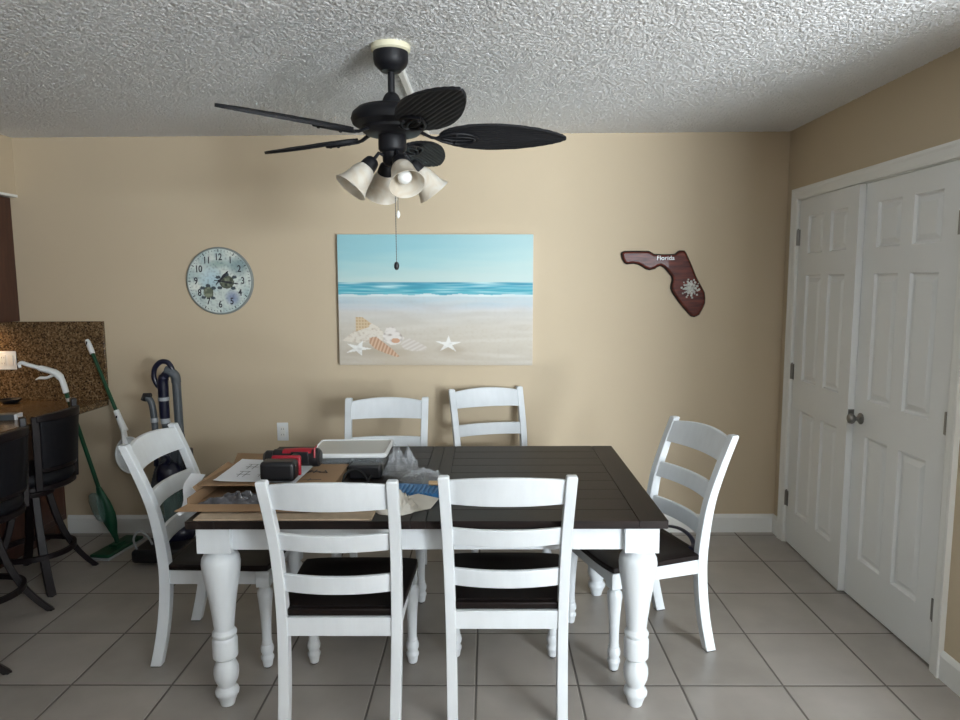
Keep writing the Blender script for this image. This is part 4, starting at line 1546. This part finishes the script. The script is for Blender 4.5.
# crumpled clear bag: standing folded sheet
def bag(name, cx_, cy_, w_, d_, h_, seed, label, cat, material, spikes):
    vs, fs = [], []
    n, mrows = 44, 16
    for j in range(mrows + 1):
        t = j / mrows
        for i in range(n):
            a = 2 * pi * i / n
            f1 = noise.noise(Vector((cos(a) * 1.8 + seed, sin(a) * 1.8, t * 1.7)))
            f2 = noise.noise(Vector((cos(a) * 5 + seed, sin(a) * 5, t * 4)))
            sc_ = (1 - .55 * t ** 1.6) * (1 + .35 * f1 + .25 * f2)
            top = h_ * (.55 + spikes * .45 * abs(sin(a * 1.5 + seed)) + .3 * f1)
            z_ = Z + .002 + top * t
            vs.append((cx_ + cos(a) * w_ * sc_, cy_ + sin(a) * d_ * sc_, z_))
    for j in range(mrows):
        for i in range(n):
            fs.append((j * n + i, j * n + (i + 1) % n, (j + 1) * n + (i + 1) % n, (j + 1) * n + i))
    w = MB().add(vs, fs)
    return tag(w.build(name, material), label, cat)


bag('plastic_bag', -.385, 2.945, .070, .055, .125, 4.2, 'crumpled clear plastic bag standing right of the storage bin', 'plastic bag', M['clear_bag'], 1)
crumple('plastic_wrap', M['clear_bag'], -.375, -.170, 2.76, 2.90, .050, 8, 'flat crumpled clear wrap lying behind the blue pack on the table', 'plastic wrap', freq=12, sheet=True)
bl = thing('blue_pack', (-.265, 2.690, Z), R(-6), 'flat bright blue plastic pack with a pale stick on it, on the table', 'pack')
w = MB().box(-.115, .115, -.075, .06, 0, .014)
for k in range(12):
    w.box(-.105 + k * .018, -.095 + k * .018, -.078, .03, .013, .020)
w.build('blue_tray', M['blue'], bl, bevel=.002)
MB().tube([(.02, .03, .027), (.09, .035, .027)], .010, n=10).build('pale_stick', M['tan_stick'], bl)
crumple('canvas_cloth', M['fabric'], -.425, -.265, 2.400, 2.590, .055, 12, 'crumpled beige canvas cloth with black print on the table behind the left front chair', 'cloth', freq=11)
w = MB()
w.add([(-.33, 2.40, Z + .001), (-.215, 2.475, Z + .001), (-.19, 2.565, Z + .010), (-.27, 2.56, Z + .030), (-.33, 2.52, Z + .026), (-.33, 2.40, Z + .004), (-.215, 2.475, Z + .004), (-.19, 2.565, Z + .013), (-.27, 2.56, Z + .033), (-.33, 2.52, Z + .029)],
      [(0, 1, 2, 3, 4), (9, 8, 7, 6, 5), (0, 5, 6, 1), (1, 6, 7, 2), (2, 7, 8, 3), (3, 8, 9, 4), (4, 9, 5, 0)])
cl = bpy.data.objects['canvas_cloth']
w.build('cloth_corner', M['fabric'], cl)

tag(MB().lathe([(0, 0), (.035, 0), (.052, .012), (.060, .026), (.056, .026), (.048, .014), (0, .008)], n=32).build('small_dish', M['black'], loc=(-2.945, 4.13, .8755)), 'small black dish on the granite counter under the outlet plate', 'dish')
gb = thing('small_box', (-2.615, 3.62, .8755), R(12), 'small grey box with a white end lying on the granite counter behind the stools', 'box')
MB().box(-.075, .055, -.035, .035, 0, .030).build('carton', M['grey'], gb, bevel=.002)
MB().box(.0552, .070, -.035, .035, 0, .030).build('end_flap', M['paper'], gb, bevel=.002)
